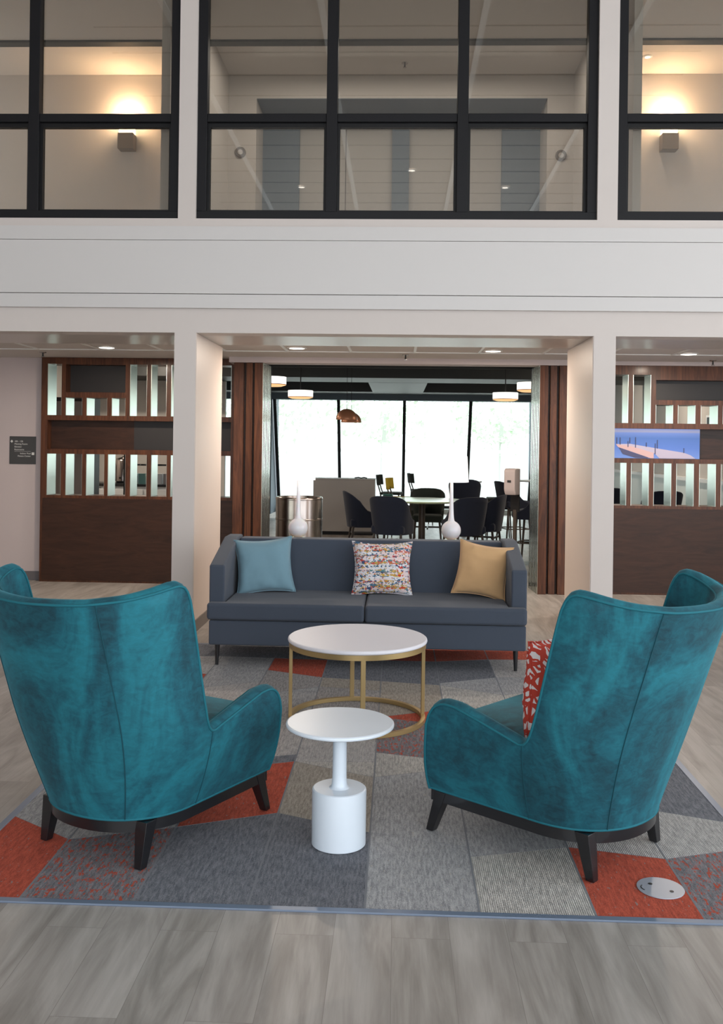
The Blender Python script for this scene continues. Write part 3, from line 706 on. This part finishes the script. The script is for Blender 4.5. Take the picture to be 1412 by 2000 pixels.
# ---------------------------------------------------------------- cushions
def pillow(name, label, w, h, th, mt, loc, rot, seed=0, pipe=None):
    t = thing(name, label, 'cushion', loc); t.rotation_euler = rot
    n = 26; rows = []
    def pt(u, v, sgn):
        eu, ev = 1-abs(u)**2.6, 1-abs(v)**2.6
        x = u*w/2*(1-0.12*(1-v*v)**1.0*abs(u)**3); z = v*h/2*(1-0.12*(1-u*u)**1.0*abs(v)**3)
        y = sgn*th/2*(max(0, eu)*max(0, ev))**0.5
        q = noise.noise(Vector((u*2.2+seed, v*2.2, seed*1.7+sgn)))*0.010+noise.noise(Vector((u*6+seed, v*6, seed+sgn*3)))*0.004*(abs(u)+abs(v))
        return Vector((x, y+q*min(1, 4*eu*ev)*sgn, z+h/2))
    b = MB()
    for sgn in (-1, 1):
        b.grid([[pt(-1+2*i/n, -1+2*j/n, sgn) for j in range(n+1)] for i in range(n+1)])
    b.build('cushion_cover', mt, t, smooth=70)
    e = [pt(-1+2*i/n, -1, 1) for i in range(n)]+[pt(1, -1+2*i/n, 1) for i in range(n)]+[pt(1-2*i/n, 1, 1) for i in range(n)]+[pt(-1, 1-2*i/n, 1) for i in range(n)]
    MB().tube(e, 0.004, 6, True).build('piping', pipe or mt, t, smooth=60)
    return t

# ---------------------------------------------------------------- sofa
sf = thing('sofa', 'long slate grey tweed sofa with two seat cushions and thin black legs', 'sofa', (-0.198, 6.27, FZ))
def sbox(name, x0, x1, y0, y1, z0, z1, bev=0.02, mt='sofa', sub=None):
    return MB().box(x0+0.198, x1+0.198, y0-6.27, y1-6.27, z0, z1).build(name, mt, sf, bevel=bev, seg=4)
sbox('base', -1.248, 0.862, 6.285, 7.10, 0.148, 0.314, 0.012)
def seatcush(x0, x1, arm_side):
    ox, oy = 0.198, -6.27
    a = 0.105
    if arm_side < 0: pts = [(x0, 6.262), (x1, 6.262), (x1, 6.93), (x0+a, 6.93), (x0+a, 6.352), (x0, 6.352)]
    else: pts = [(x0, 6.262), (x1, 6.262), (x1, 6.352), (x1-a, 6.352), (x1-a, 6.93), (x0, 6.93)]
    MB().prism([(x+ox, y+oy) for x, y in pts], 'z', 0.318, 0.432).build('seat_cushion', 'sofa', sf, bevel=0.022, seg=4)
seatcush(-1.26, -0.208, -1); seatcush(-0.204, 0.866, 1)
for x0, x1 in ((-1.262, -1.158), (0.770, 0.874)):
    pts = [(6.355, 0.320), (6.355, 0.672), (6.90, 0.815), (7.11, 0.815), (7.11, 0.320)]
    MB().prism([(y-6.27, z) for y, z in pts], 'x', x0+0.198, x1+0.198).build('arm', 'sofa', sf, bevel=0.014, seg=4)
pts = [(6.885, 0.40), (6.955, 0.80), (7.11, 0.80), (7.11, 0.318), (6.885, 0.318)]
MB().prism([(y-6.27, z) for y, z in pts], 'x', -1.159+0.198, 0.771+0.198).build('backrest', 'sofa', sf, bevel=0.016, seg=4)
for x in (-1.205, 0.805):
    for y, dy in ((6.38, -0.012), (7.03, 0.012)):
        MB().rod((x+0.198, y-6.27, 0.162), (x+0.198+(0.0), y-6.27+dy, 0), 0.019, 0.011, 16).build('leg', 'leg', sf, smooth=50)
pillow('cushion', 'dusty teal square cushion against the left sofa arm', 0.42, 0.405, 0.15, 'teal_pillow', (-0.925, 6.74, 0.430), (R(-16), R(-4), R(10)), 1)
pillow('cushion', 'multicoloured speckled cushion in the middle of the sofa', 0.435, 0.39, 0.14, 'confetti', (-0.10, 6.75, 0.43), (R(-14), 0, R(2)), 4)
pillow('cushion', 'sand gold square cushion against the right sofa arm', 0.385, 0.39, 0.13, 'mustard', (0.575, 6.695, 0.440), (R(-15), R(7), R(-14)), 9)
pillow('cushion', 'white cushion with red brush strokes standing in the right teal armchair', 0.40, 0.385, 0.12, 'strokes', (0.600, 3.600, 0.425), (R(3), R(-2), R(50)), 12)

# ---------------------------------------------------------------- coffee table
ct = thing('coffee_table', 'round white topped coffee table on a brass ring frame in front of the sofa', 'coffee table', (-0.206, 5.182, FZ))
ct.rotation_euler = (0, 0, R(7))
MB().lathe([(0, 0.425), (0.372, 0.425), (0.379, 0.429), (0.381, 0.435), (0.379, 0.443), (0.374, 0.447), (0, 0.447)], seg=96).build('tabletop', 'white_top', ct, smooth=20)
MB().lathe([(0.352, 0.398), (0.374, 0.398), (0.374, 0.425), (0.352, 0.425), (0.352, 0.398)], seg=96).build('upper_ring', 'brass', ct, smooth=40)
MB().lathe([(0.352, 0), (0.374, 0), (0.374, 0.022), (0.352, 0.022), (0.352, 0)], seg=96).build('lower_ring', 'brass', ct, smooth=40)
for k in range(4):
    a = R(90*k); MB().box(0.354, 0.373, -0.0125, 0.0125, 0.02, 0.40).build('leg', 'brass', ct, bevel=0.002, rz=a)

# ---------------------------------------------------------------- small side table
st = thing('side_table', 'small round white pedestal side table between the teal armchairs', 'side table', (-0.203, 3.552, FZ))
MB().lathe([(0, 0.440), (0.196, 0.440), (0.2025, 0.444), (0.2035, 0.449), (0.2025, 0.453), (0.197, 0.456), (0, 0.456)], seg=80).build('tabletop', 'white_metal', st, smooth=20)
MB().lathe([(0.0, 0.208), (0.040, 0.2095), (0.032, 0.214), (0.0285, 0.224), (0.0270, 0.250), (0.0255, 0.42), (0.026, 0.441), (0, 0.441)], seg=40).build('stem', 'white_metal', st, smooth=60)
MB().lathe([(0, 0.0), (0.098, 0.0), (0.1015, 0.003), (0.102, 0.20), (0.1005, 0.207), (0.096, 0.210), (0, 0.210)], seg=64).build('base_drum', 'white_metal', st, smooth=20)

# ---------------------------------------------------------------- console behind the sofa with two lamps
cn = thing('console_table', 'narrow console table hidden behind the sofa back, carrying the two globe lamps', 'console table', (-0.17, 7.30, 0))
MB().box(-0.85, 0.85, -0.14, 0.14, 0.735, 0.765).build('tabletop', 'woodpanel', cn, bevel=0.003)
for sx in (-0.82, 0.82):
    for sy in (-0.12, 0.12): MB().box(sx-0.018, sx+0.018, sy-0.018, sy+0.018, 0, 0.735).build('leg', 'black', cn)
def lamp(x, label):
    t = thing('table_lamp', label, 'table lamp', (x, 7.32, 0.766), group=None)
    prof = [(0.0, 0.012)]+[(0.0755*math.sin(R(a)), 0.089-0.0755*math.cos(R(a))) for a in range(12, 158, 7)]
    prof += [(0.0255, 0.163), (0.0215, 0.185), (0.0185, 0.22), (0.0165, 0.27), (0.0140, 0.36), (0.0125, 0.46), (0, 0.46)]
    MB().lathe(prof, seg=40).build('glass_body', 'white_glass', t, smooth=60)
    MB().lathe([(0.0, 0.0), (0.062, 0.0), (0.070, 0.004), (0.070, 0.014), (0.050, 0.018), (0, 0.018)], seg=40).build('brass_foot', 'gold', t, smooth=50)
    MB().lathe([(0.125, 0.462), (0.13, 0.462), (0.118, 0.66), (0.114, 0.66), (0.125, 0.462)], seg=48).build('lamp_shade', 'lampshade', t, smooth=40)
    MB().rod((0, 0, 0.455), (0, 0, 0.60), 0.005).rod((-0.12, 0, 0.60), (0.12, 0, 0.60), 0.003).build('shade_holder', 'gold', t)
lamp(-0.765, 'white globe table lamp with a long neck behind the sofa, left of the two')
lamp(0.418, 'white globe table lamp with a long neck behind the sofa, right of the two')

# ---------------------------------------------------------------- corridor ceiling lights and sprinklers
def downlight(x, y, z, label, power=14, group=None, col=(1, 0.84, 0.69), r=0.075):
    t = thing('ceiling_light', label, 'ceiling light', (x, y, z), group=group)
    MB().lathe([(r, 0), (r+0.018, -0.001), (r+0.018, -0.005), (r-0.004, -0.009), (r, 0)], seg=40).build('trim_ring', 'tbar', t, smooth=40)
    MB().cyl(0, 0, -0.006, 0, r-0.002, seg=40).build('lens', 'lens', t)
    if power: area('lamp_glow', (0, 0, -0.015), (0, 0, 0), r*1.6, 0, power, col, shape='DISK', parent=t)
    return t
downlight(-2.77, 8.88, 2.401, 'round recessed ceiling light above the left room divider', 26)
downlight(-0.95, 8.78, 2.401, 'round recessed ceiling light above the sofa, left of the two', 30)
downlight(0.876, 8.88, 2.401, 'round recessed ceiling light above the sofa, right of the two', 30)
downlight(2.715, 9.0, 2.401, 'round recessed ceiling light in front of the right room divider', 26)
def sprinkler(x, y, z, label):
    t = thing('fire_sprinkler', label, 'sprinkler', (x, y, z))
    MB().lathe([(0, 0), (0.034, 0), (0.032, -0.006), (0.012, -0.010), (0, -0.010)], seg=24).build('escutcheon', 'steel', t, smooth=50)
    MB().cyl(0, 0, -0.045, -0.01, 0.009, 0.007, seg=12).build('nozzle', 'steeldark', t)
    MB().cyl(0, 0, -0.050, -0.046, 0.018, seg=16).build('deflector', 'steel', t)
    return t
sprinkler(-3.60, 9.45, 2.401, 'small fire sprinkler on the ceiling left of the left divider')
sprinkler(0.064, 9.36, 2.401, 'small fire sprinkler on the ceiling in the middle, between two lights')
sprinkler(3.15, 9.64, 2.401, 'small fire sprinkler on the ceiling above the right divider')

# upstairs
def sconce(x, label):
    t = thing('wall_sconce', label, 'wall lamp', (x, 10.2, 4.66))
    MB().box(-0.085, 0.085, -0.13, 0.0, 0, 0.17).build('box_base', mat('grey wood veneer', (0.20, 0.16, 0.12), 0.5), t, bevel=0.004)
    MB().box(-0.075, 0.075, -0.12, -0.01, 0.17, 0.30).build('glass_cube', 'bulb', t, bevel=0.004)
    l = bpy.data.lights.new('sconce_glow', 'POINT'); l.energy = 30; l.color = (1, 0.66, 0.38); l.shadow_soft_size = 0.05
    o = bpy.data.objects.new('sconce_glow', l); C.objects.link(o); o.location = (0, -0.10, 0.40); o.parent = t
sconce(-2.97, 'glowing box wall lamp upstairs behind the left upper window')
sconce(2.823, 'glowing box wall lamp upstairs behind the right upper window')
def speaker(x, z, label):
    t = thing('wall_speaker', label, 'speaker', (x, 10.2, z))
    b = MB().lathe([(0, 0), (0.06, 0), (0.06, 0.012), (0.048, 0.02), (0.02, 0.014), (0, 0.014)], seg=32)
    o = b.build('speaker_cone', 'base', t, smooth=40); o.rotation_euler = (R(90), 0, 0)
    o = MB().lathe([(0, 0.012), (0.028, 0.012), (0.028, 0.024), (0, 0.024)], seg=24).build('speaker_dome', 'wall_up', t, smooth=40); o.rotation_euler = (R(90), 0, 0)
speaker(-1.745, 4.655, 'round grey wall speaker upstairs, left of the alcove')
speaker(1.70, 4.625, 'round grey wall speaker upstairs, right of the alcove')
area('added_corridor_fill', (0, 9.3, 5.45), (0, 0, 0), 3.0, 0.6, 45, (1, 0.93, 0.85))  # added fill without a fixture, lifts the upper corridor
downlight(2.49, 9.75, 5.499, 'small recessed ceiling light upstairs behind the right upper window', 6, r=0.03)
for i, (x, y) in enumerate(((-1.55, 0.3), (0.15, 1.2), (1.6, 0.3))):
    downlight(x, y, 5.51, 'small downlight in the lobby ceiling, seen mirrored in the upper glazing', 0, 'lobby ceiling downlights', r=0.05)
sprinkler(0.02, 9.9, 5.499, 'small sprinkler on the upstairs ceiling behind the middle upper window')

# ---------------------------------------------------------------- dining room furniture
def tubchair(name, seat_z=0.46, shellmat='navy', H=0.85, cat='chair'):
    t = thing(name, 'x', cat); zb = seat_z-0.10; zt = H
    tp = [(0, zt), (0.25, zt-0.003), (0.5, zt-0.018), (0.7, zt-0.045), (0.85, zt-0.08), (1.0, zt-0.13), (1.15, zt-0.19), (1.35, zt-0.25), (1.6, zt-0.29), (2.0, zt-0.32)]
    P = dict(z0=zb, th=0.035, rim=0.010, e=2.4, s=[i/12 for i in range(13)]+[1.12, 1.25, 1.4, 1.6, 1.8, 2.0], nv=8,
             w=lambda z: 0.235+0.035*smooth((z-zb)/(zt-zb)), yb=lambda z: -0.22-0.07*(z-zb)/(zt-zb), yf=lambda z: 0.16, c=lambda z: 0.20,
             top=lambda s: interp(s, tp))
    b, *_ , outer = ushell(P); b.build('back_shell', shellmat, t, smooth=60)
    MB().box(-0.225, 0.225, -0.19, 0.23, zb+0.01, seat_z+0.02).build('seat', shellmat, t, bevel=0.03, seg=3)
    for sx in (-1, 1):
        for sy, ty in ((-1, -0.15), (1, 0.17)):
            MB().rod((sx*0.18, ty, zb+0.02), (sx*0.215, ty+sy*0.045, 0), 0.017, 0.012, 10).build('leg', 'legwood', t, smooth=50)
    if seat_z > 0.6:
        b = MB()
        for sx in (-1, 1): b.rod((sx*0.2, -0.17, 0.25), (sx*0.2, 0.19, 0.25), 0.009)
        b.rod((-0.2, 0.19, 0.25), (0.2, 0.19, 0.25), 0.009).rod((-0.2, -0.17, 0.25), (0.2, -0.17, 0.25), 0.009); b.build('foot_rail', 'legwood', t)
    else:
        MB().box(-0.185, 0.185, -0.155, -0.135, zb-0.10, zb-0.075).box(-0.01, 0.01, -0.15, 0.17, zb-0.10, zb-0.075).build('stretcher', 'legwood', t)
    return t
G1 = 'tub chairs around the pale green round table'
c0 = tubchair('dining_chair'); c0['label'] = 'navy tub chair with its back to the sofa, near left of the table'; c0['group'] = G1
c0.location = (-0.06, 12.3, 0); c0.rotation_euler = (0, 0, R(-22))
dup(c0, (-0.48, 13.35, 0), R(-82), 'navy tub chair seen side on, in front of the grey partition', G1)
dup(c0, (0.87, 12.35, 0), R(28), 'navy tub chair with its back to the sofa, near right of the table', G1)
dup(c0, (1.20, 13.0, 0), R(70), 'navy tub chair partly hidden behind the near right tub chair', G1)
cg = tubchair('dining_chair', shellmat='olive'); cg['label'] = 'dark green tub chair on the far side of the round table'; cg['group'] = G1
cg.location = (0.46, 14.3, 0); cg.rotation_euler = (0, 0, R(178))

dt = thing('dining_table', 'round pale green topped dining table behind the sofa', 'dining table', (0.35, 13.35, 0))
MB().lathe([(0, 0.722), (0.57, 0.722), (0.61, 0.735), (0.612, 0.744), (0.606, 0.75), (0, 0.75)], seg=64).build('tabletop', 'green_top', dt, smooth=20)
MB().cyl(0, 0, 0.03, 0.722, 0.05, 0.045, seg=24).build('pedestal', 'legwood', dt, smooth=50)
MB().lathe([(0, 0), (0.30, 0), (0.30, 0.012), (0.06, 0.035), (0, 0.035)], seg=40).build('foot_plate', 'black', dt, smooth=40)
for k in range(3):
    o = MB().lathe([(0, 0.0), (0.035, 0.0), (0.075, 0.042), (0.071, 0.042), (0.033, 0.006), (0, 0.006)], seg=32).build('bowl', 'jar', smooth=50, loc=(-0.13, 13.15, 0.7505+k*0.019))
    tag(o, ('lowest', 'middle', 'topmost')[k]+' bowl of the teal stack on the green round table', 'bowl', 'stacked teal bowls')

def hightable(x, y, label, z=0.92, r=0.30):
    t = thing('high_table', label, 'table', (x, y, 0))
    MB().lathe([(0, z-0.022), (r-0.01, z-0.022), (r, z-0.012), (r, z-0.003), (r-0.004, z), (0, z)], seg=48).build('tabletop', 'white_lam', t, smooth=20)
    MB().cyl(0, 0, 0.02, z-0.02, 0.03, seg=20).build('pedestal', 'steeldark', t, smooth=50)
    MB().cyl(0, 0, 0, 0.02, 0.22, seg=40).build('foot_plate', 'steeldark', t, smooth=40)
hightable(1.13, 16.1, 'small white high table behind the round dining table, near the windows')
hightable(2.18, 15.2, 'small white high table at the right by the fluted wall', 0.98)
G2 = 'high tub chairs near the windows'
b0 = tubchair('bar_chair', 0.66, 'navy', 0.97); b0['label'] = 'dark blue high chair facing away, right of the right globe lamp'; b0['group'] = G2
b0.location = (1.10, 15.5, 0); b0.rotation_euler = (0, 0, R(-5))
dup(b0, (1.80, 14.75, 0), R(-75), 'dark high chair partly behind the beige dispenser', G2)
dup(b0, (1.80, 12.6, 0), R(66), 'black high chair right of the beige dispenser, against the fluted wall', G2)
def stool(name, label, loc, rz, mt, group):
    t = thing(name, label, 'bar stool', loc, rz, group)
    MB().box(-0.20, 0.20, -0.18, 0.19, 0.63, 0.675).build('seat', mt, t, bevel=0.015)
    b = MB(); b.grid([[Vector((0.21*math.sin(R(a)), -0.235+0.10*(1-math.cos(R(a)))-0.02*k/3-dy, 0.80+0.18*k/3)) for k in range(4)] for a in range(-70, 71, 10) for dy in (0,)])
    o = b.build('backrest', mt, t, smooth=60, fix=False); sl = o.modifiers.new('thickness', 'SOLIDIFY'); sl.thickness = 0.022
    for sx in (-1, 1):
        MB().rod((sx*0.17, -0.16, 0.64), (sx*0.185, -0.20, 0), 0.014, 0.010, 10).build('leg', 'legwood', t, smooth=50)
        MB().rod((sx*0.17, 0.16, 0.64), (sx*0.185, 0.19, 0), 0.014, 0.010, 10).build('leg', 'legwood', t, smooth=50)
        MB().rod((sx*0.12, -0.17, 0.64), (sx*0.12, -0.235, 0.85), 0.011, 0.011, 10).build('back_post', 'legwood', t, smooth=50)
    MB().rod((-0.18, 0.18, 0.22), (0.18, 0.18, 0.22), 0.009).build('foot_rest', 'legwood', t)
    return t
s0 = stool('bar_stool', 'dark bar stool seen side on, left of the beige dispenser', (1.66, 15.6, 0), R(88), 'olive', G2)
dup(s0, (-0.11, 16.95, 0), R(-98), 'dark bar stool whose back shows just right of the grey partition', G2)
dup(s0, (0.46, 18.2, 0), R(-80), 'far grey bar stool above the green chair, in front of the glass', G2)
stool('bar_stool', 'yellow bar stool right of the grey partition', (0.08, 15.35, 0), R(-100), 'yellowseat', G2)

pt = thing('partition_counter', 'plain grey laminate counter block behind the left globe lamp', 'counter', (-0.89, 15.8, 0))
MB().box(-0.515, 0.515, 0, 0.5, 0.06, 0.925).build('body', 'grey_lam', pt)
MB().box(-0.52, 0.52, -0.005, 0.505, 0.925, 0.94).build('worktop', 'grey_lam', pt, bevel=0.002)
MB().box(-0.49, 0.49, 0.03, 0.48, 0, 0.06).build('toe_kick', 'black', pt)
gl = tag(MB().tube([(-0.11, 0, 0.012), (-0.05, 0.0, 0.022), (0, 0, 0.010), (0.05, 0, 0.022), (0.10, 0, 0.008)], 0.010, 8).build('spectacles', 'black', loc=(-0.61, 15.92, 0.94)), 'small black item lying on top of the grey counter', 'object')

tc = thing('waste_bin', 'round brushed steel waste bin behind the left end of the sofa', 'bin', (-1.10, 10.62, 0))
MB().lathe([(0, 0), (0.255, 0), (0.262, 0.02), (0.262, 0.88), (0.255, 0.905), (0.235, 0.905), (0.230, 0.86), (0.22, 0.5), (0, 0.5)], seg=56).build('drum', 'steel', tc, smooth=35)
MB().lathe([(0.232, 0.885), (0.264, 0.885), (0.266, 0.90), (0.256, 0.915), (0.236, 0.912), (0.232, 0.885)], seg=56).build('rim', 'steel', tc, smooth=50)
MB().lathe([(0.2625, 0.66), (0.2650, 0.665), (0.2650, 0.675), (0.2625, 0.68)], seg=56).build('band', 'steel', tc, smooth=50)

ds = thing('hand_sanitizer_stand', 'beige hand sanitizer dispenser on a dark floor stand near the right post', 'dispenser', (1.25, 10.35, 0))
ds.rotation_euler = (0, 0, R(-32))
MB().prism([(-0.075, 1.02), (-0.085, 1.05), (-0.085, 1.25), (-0.06, 1.272), (0.06, 1.272), (0.06, 0.985), (-0.055, 0.985)], 'x', -0.065, 0.065).build('dispenser_body', 'plastic', ds, bevel=0.012, seg=4)
MB().box(-0.022, 0.022, -0.088, -0.084, 1.12, 1.145).build('badge', 'steeldark', ds)
MB().box(-0.05, 0.05, 0.062, 0.085, 0.80, 1.26).build('back_plate', 'black', ds)
MB().box(-0.018, 0.018, 0.06, 0.09, 0.015, 0.82).build('pole', 'legwood', ds)
MB().cyl(0, 0.07, 0, 0.015, 0.13, seg=40).build('foot_plate', 'black', ds, smooth=40)

def drum(x, y, z, label):
    t = thing('drum_pendant', label, 'pendant lamp', (x, y, z), group='white drum lamps in the dining room')
    r = 0.185
    MB().lathe([(r-0.004, 0.02), (r, 0.02), (r, 0.112), (r-0.004, 0.112), (r-0.004, 0.02)], seg=48).lathe([(0, 0.110), (r-0.005, 0.110)], seg=48).build('lamp_shade', 'shade_lit', t, smooth=40)
    MB().lathe([(r-0.008, 0.012), (r+0.002, 0.012), (r+0.002, 0.020), (r-0.008, 0.020), (r-0.008, 0.012)], seg=48).build('bronze_ring', 'copper', t, smooth=40)
    MB().lathe([(0, -0.012), (r*0.7, -0.008), (r-0.004, 0.008), (r-0.008, 0.012)], seg=48).build('amber_diffuser', 'shade_amber', t, smooth=60)
    MB().cyl(0, 0, 0.11, 3.0-z, 0.008, seg=8).build('rod', 'black', t)
drum(-1.615, 12.0, 2.245, 'white drum pendant lamp at the left, larger and nearer of the left pair')
drum(-1.452, 14.0, 2.19, 'white drum pendant lamp on the left, farther of the left pair')
drum(1.70, 12.2, 2.22, 'white drum pendant lamp at the right edge, nearer of the right pair')
drum(1.57, 14.0, 2.19, 'white drum pendant lamp on the right, farther of the right pair')
def dome(x, y, z, label):
    t = thing('dome_pendant', label, 'pendant lamp', (x, y, z))
    r = 0.155
    prof = [(r*math.cos(R(a)), 0.155*math.sin(R(a))) for a in range(0, 88, 6)]+[(0.006, 0.156)]
    MB().lathe(prof+[(0.006, 0.150)]+[((r-0.004)*math.cos(R(a)), 0.15*math.sin(R(a))) for a in range(86, -1, -6)]+[(r, 0)], seg=48).build('lamp_shade', 'copper', t, smooth=60)
    MB().cyl(0, 0, 0.01, 0.012, 0.10, seg=24).build('diffuser', 'shade_lit', t)
    MB().cyl(0, 0, 0.15, 3.0-z, 0.003, seg=8).build('cord', 'black', t)
dome(-0.735, 13.5, 1.865, 'copper dome pendant lamp, the front one of the overlapping two')
dome(-0.71, 14.3, 1.845, 'copper dome pendant lamp, the one partly hidden behind the other')

# behind the left divider: coffee counter with urns, rack and cabinet
cb = thing('coffee_counter', 'white coffee counter seen through the left divider', 'counter', (-4.3, 13.6, 0))
MB().box(-1.1, 1.2, 0, 0.6, 0.08, 0.86).build('body', 'white_lam', cb); MB().box(-1.12, 1.22, -0.02, 0.6, 0.86, 0.90).build('worktop', 'steeldark', cb)
for k in range(4): MB().box(-1.05+0.57*k, -0.52+0.57*k, -0.02, 0, 0.12, 0.82).build('door', 'white_lam', cb, bevel=0.003)
for x, l in ((-4.55, 'steel drinks urn on the coffee counter, left one'), (-4.05, 'steel drinks urn on the coffee counter, right one')):
    t = thing('drinks_urn', l, 'urn', (x, 13.85, 0.90))
    MB().lathe([(0, 0.03), (0.12, 0.03), (0.12, 0.33), (0.10, 0.36), (0.03, 0.38), (0, 0.40)], seg=32).build('body', 'steel', t, smooth=50)
    MB().cyl(0, 0, 0, 0.03, 0.10, seg=24).build('foot', 'black', t); MB().rod((0, -0.12, 0.08), (0, -0.17, 0.08), 0.012).build('tap', 'black', t)
fr_ = thing('tall_cabinet', 'tall dark cabinet seen through the left divider', 'cabinet', (-4.15, 11.6, 0))
MB().box(-0.3, 0.3, 0, 0.5, 0, 2.05).build('body', 'niche', fr_); MB().box(-0.29, 0.29, -0.02, 0, 0.05, 2.0).build('door', 'grey_lam', fr_, bevel=0.003)
rk = thing('wire_rack', 'black wire display rack seen through the left divider', 'rack', (-3.25, 12.4, 0))
b = MB()
for x in (-0.3, 0.3):
    for y in (-0.2, 0.2): b.cyl(x, y, 0, 1.35, 0.012, seg=8)
b.build('uprights', 'black', rk)
for z in (0.3, 0.62, 0.94, 1.2):
    b = MB().box(-0.3, 0.3, -0.205, -0.195, z, z+0.012).box(-0.3, 0.3, 0.195, 0.205, z, z+0.012)
    for k in range(11): b.box(-0.3+0.06*k-0.003, -0.3+0.06*k+0.003, -0.2, 0.2, z, z+0.006)
    b.build('shelf', 'black', rk)
for k in range(5):
    o = MB().box(-0.045, 0.045, -0.06, 0.06, 0, 0.14).build('snack_box', ('white_lam', 'jar', 'yellowseat', 'white_lam', 'grey_lam')[k], loc=(-3.47+0.11*k, 12.4, 0.953), bevel=0.002)
    tag(o, ('white snack box at the left end of', 'teal snack box on', 'yellow snack box on', 'white snack box beside the yellow one on', 'grey snack box on')[k]+' the wire rack', 'box', 'snack boxes on the wire rack')
struct('wall_dining_partition', MB().box(-5.5, -3.05, 16.6, 16.7, 0, 2.6), 'greywall')
for x, y in ((-3.9, 14.6), (-4.6, 12.4), (3.2, 13.6), (3.0, 16.5)):
    downlight(x, y, 2.999, 'added fill downlight, hidden from view, in the black dining room ceiling', 45, 'added dining room fill lights')  # added out of view to brighten what shows through the dividers
# behind the right divider
for i, (x, y, lb) in enumerate(((2.78, 13.0, 'black chair back seen low through the right divider, left one'), (3.35, 12.3, 'black chair back seen low through the right divider, right one'))):
    dup(b0, (x, y, 0), R(10), lb, 'chairs behind the right divider')
pc = thing('framed_picture', 'small framed picture on the dining room wall seen through the right divider', 'picture', (4.19, 12.9, 1.75))
MB().box(-0.012, 0, -0.14, 0.14, 0, 0.22).build('frame', 'white_lam', pc); MB().box(-0.014, -0.012, -0.10, 0.10, 0.03, 0.19).build('print', 'black', pc)

# ---------------------------------------------------------------- outdoors beyond the dining room glass
struct('ground_outdoors', MB().box(-25, 25, 21.6, 60, -0.3, -0.15), 'concrete')
leaf = mat('sunlit foliage', (0.55, 0.68, 0.50), 0.7)
def tree(x, y, h, r, label, seed):
    t = thing('tree', label, 'tree', (x, y, -0.15), group='trees beyond the glass')
    MB().rod((0, 0, 0), (0.1, 0, h*0.55), 0.12, 0.07, 10).build('trunk', 'concrete', t, smooth=60)
    rnd = random.Random(seed); b = MB()
    for k in range(900):
        th = rnd.uniform(0, 6.283); ph = math.acos(rnd.uniform(-1, 1)); rr = r*rnd.uniform(0.45, 1.0)
        c = Vector((rr*math.sin(ph)*math.cos(th), rr*math.sin(ph)*math.sin(th), h*0.65+rr*0.9*math.cos(ph)))
        u = Vector((rnd.gauss(0, 1), rnd.gauss(0, 1), rnd.gauss(0, 1))).normalized(); v = u.orthogonal().normalized(); s = rnd.uniform(0.08, 0.18)
        b.add([c-u*s, c+v*s*0.5, c+u*s, c-v*s*0.5], [(0, 1, 2, 3)])
    b.build('foliage', leaf, t, fix=False, weld=False)
tree(-4.5, 33, 5.0, 2.3, 'pale leafy tree outside, leftmost beyond the glass', 1)
tree(-0.6, 36, 5.2, 2.4, 'pale leafy tree outside, just right of the copper lamps', 2)
tree(3.6, 34, 4.6, 2.1, 'pale leafy tree outside, rightmost beyond the glass', 3)
fn = MB()
for k in range(60): fn.box(-7.5+0.25*k, -7.5+0.25*k+0.18, 30, 30.03, -0.15, 1.6)
fn.box(-7.5, 7.5, 30.03, 30.08, 0.2, 0.3).box(-7.5, 7.5, 30.03, 30.08, 1.3, 1.4)
tag(fn.build('board_fence', mat('weathered white fence boards', (0.75, 0.77, 0.76), 0.8)), 'pale vertical board fence outside the dining room windows', 'fence')
sun = bpy.data.lights.new('sun', 'SUN'); sun.energy = 3.0; sun.angle = R(3); so = bpy.data.objects.new('sun', sun); C.objects.link(so); so.rotation_euler = (R(-38), R(12), 0)
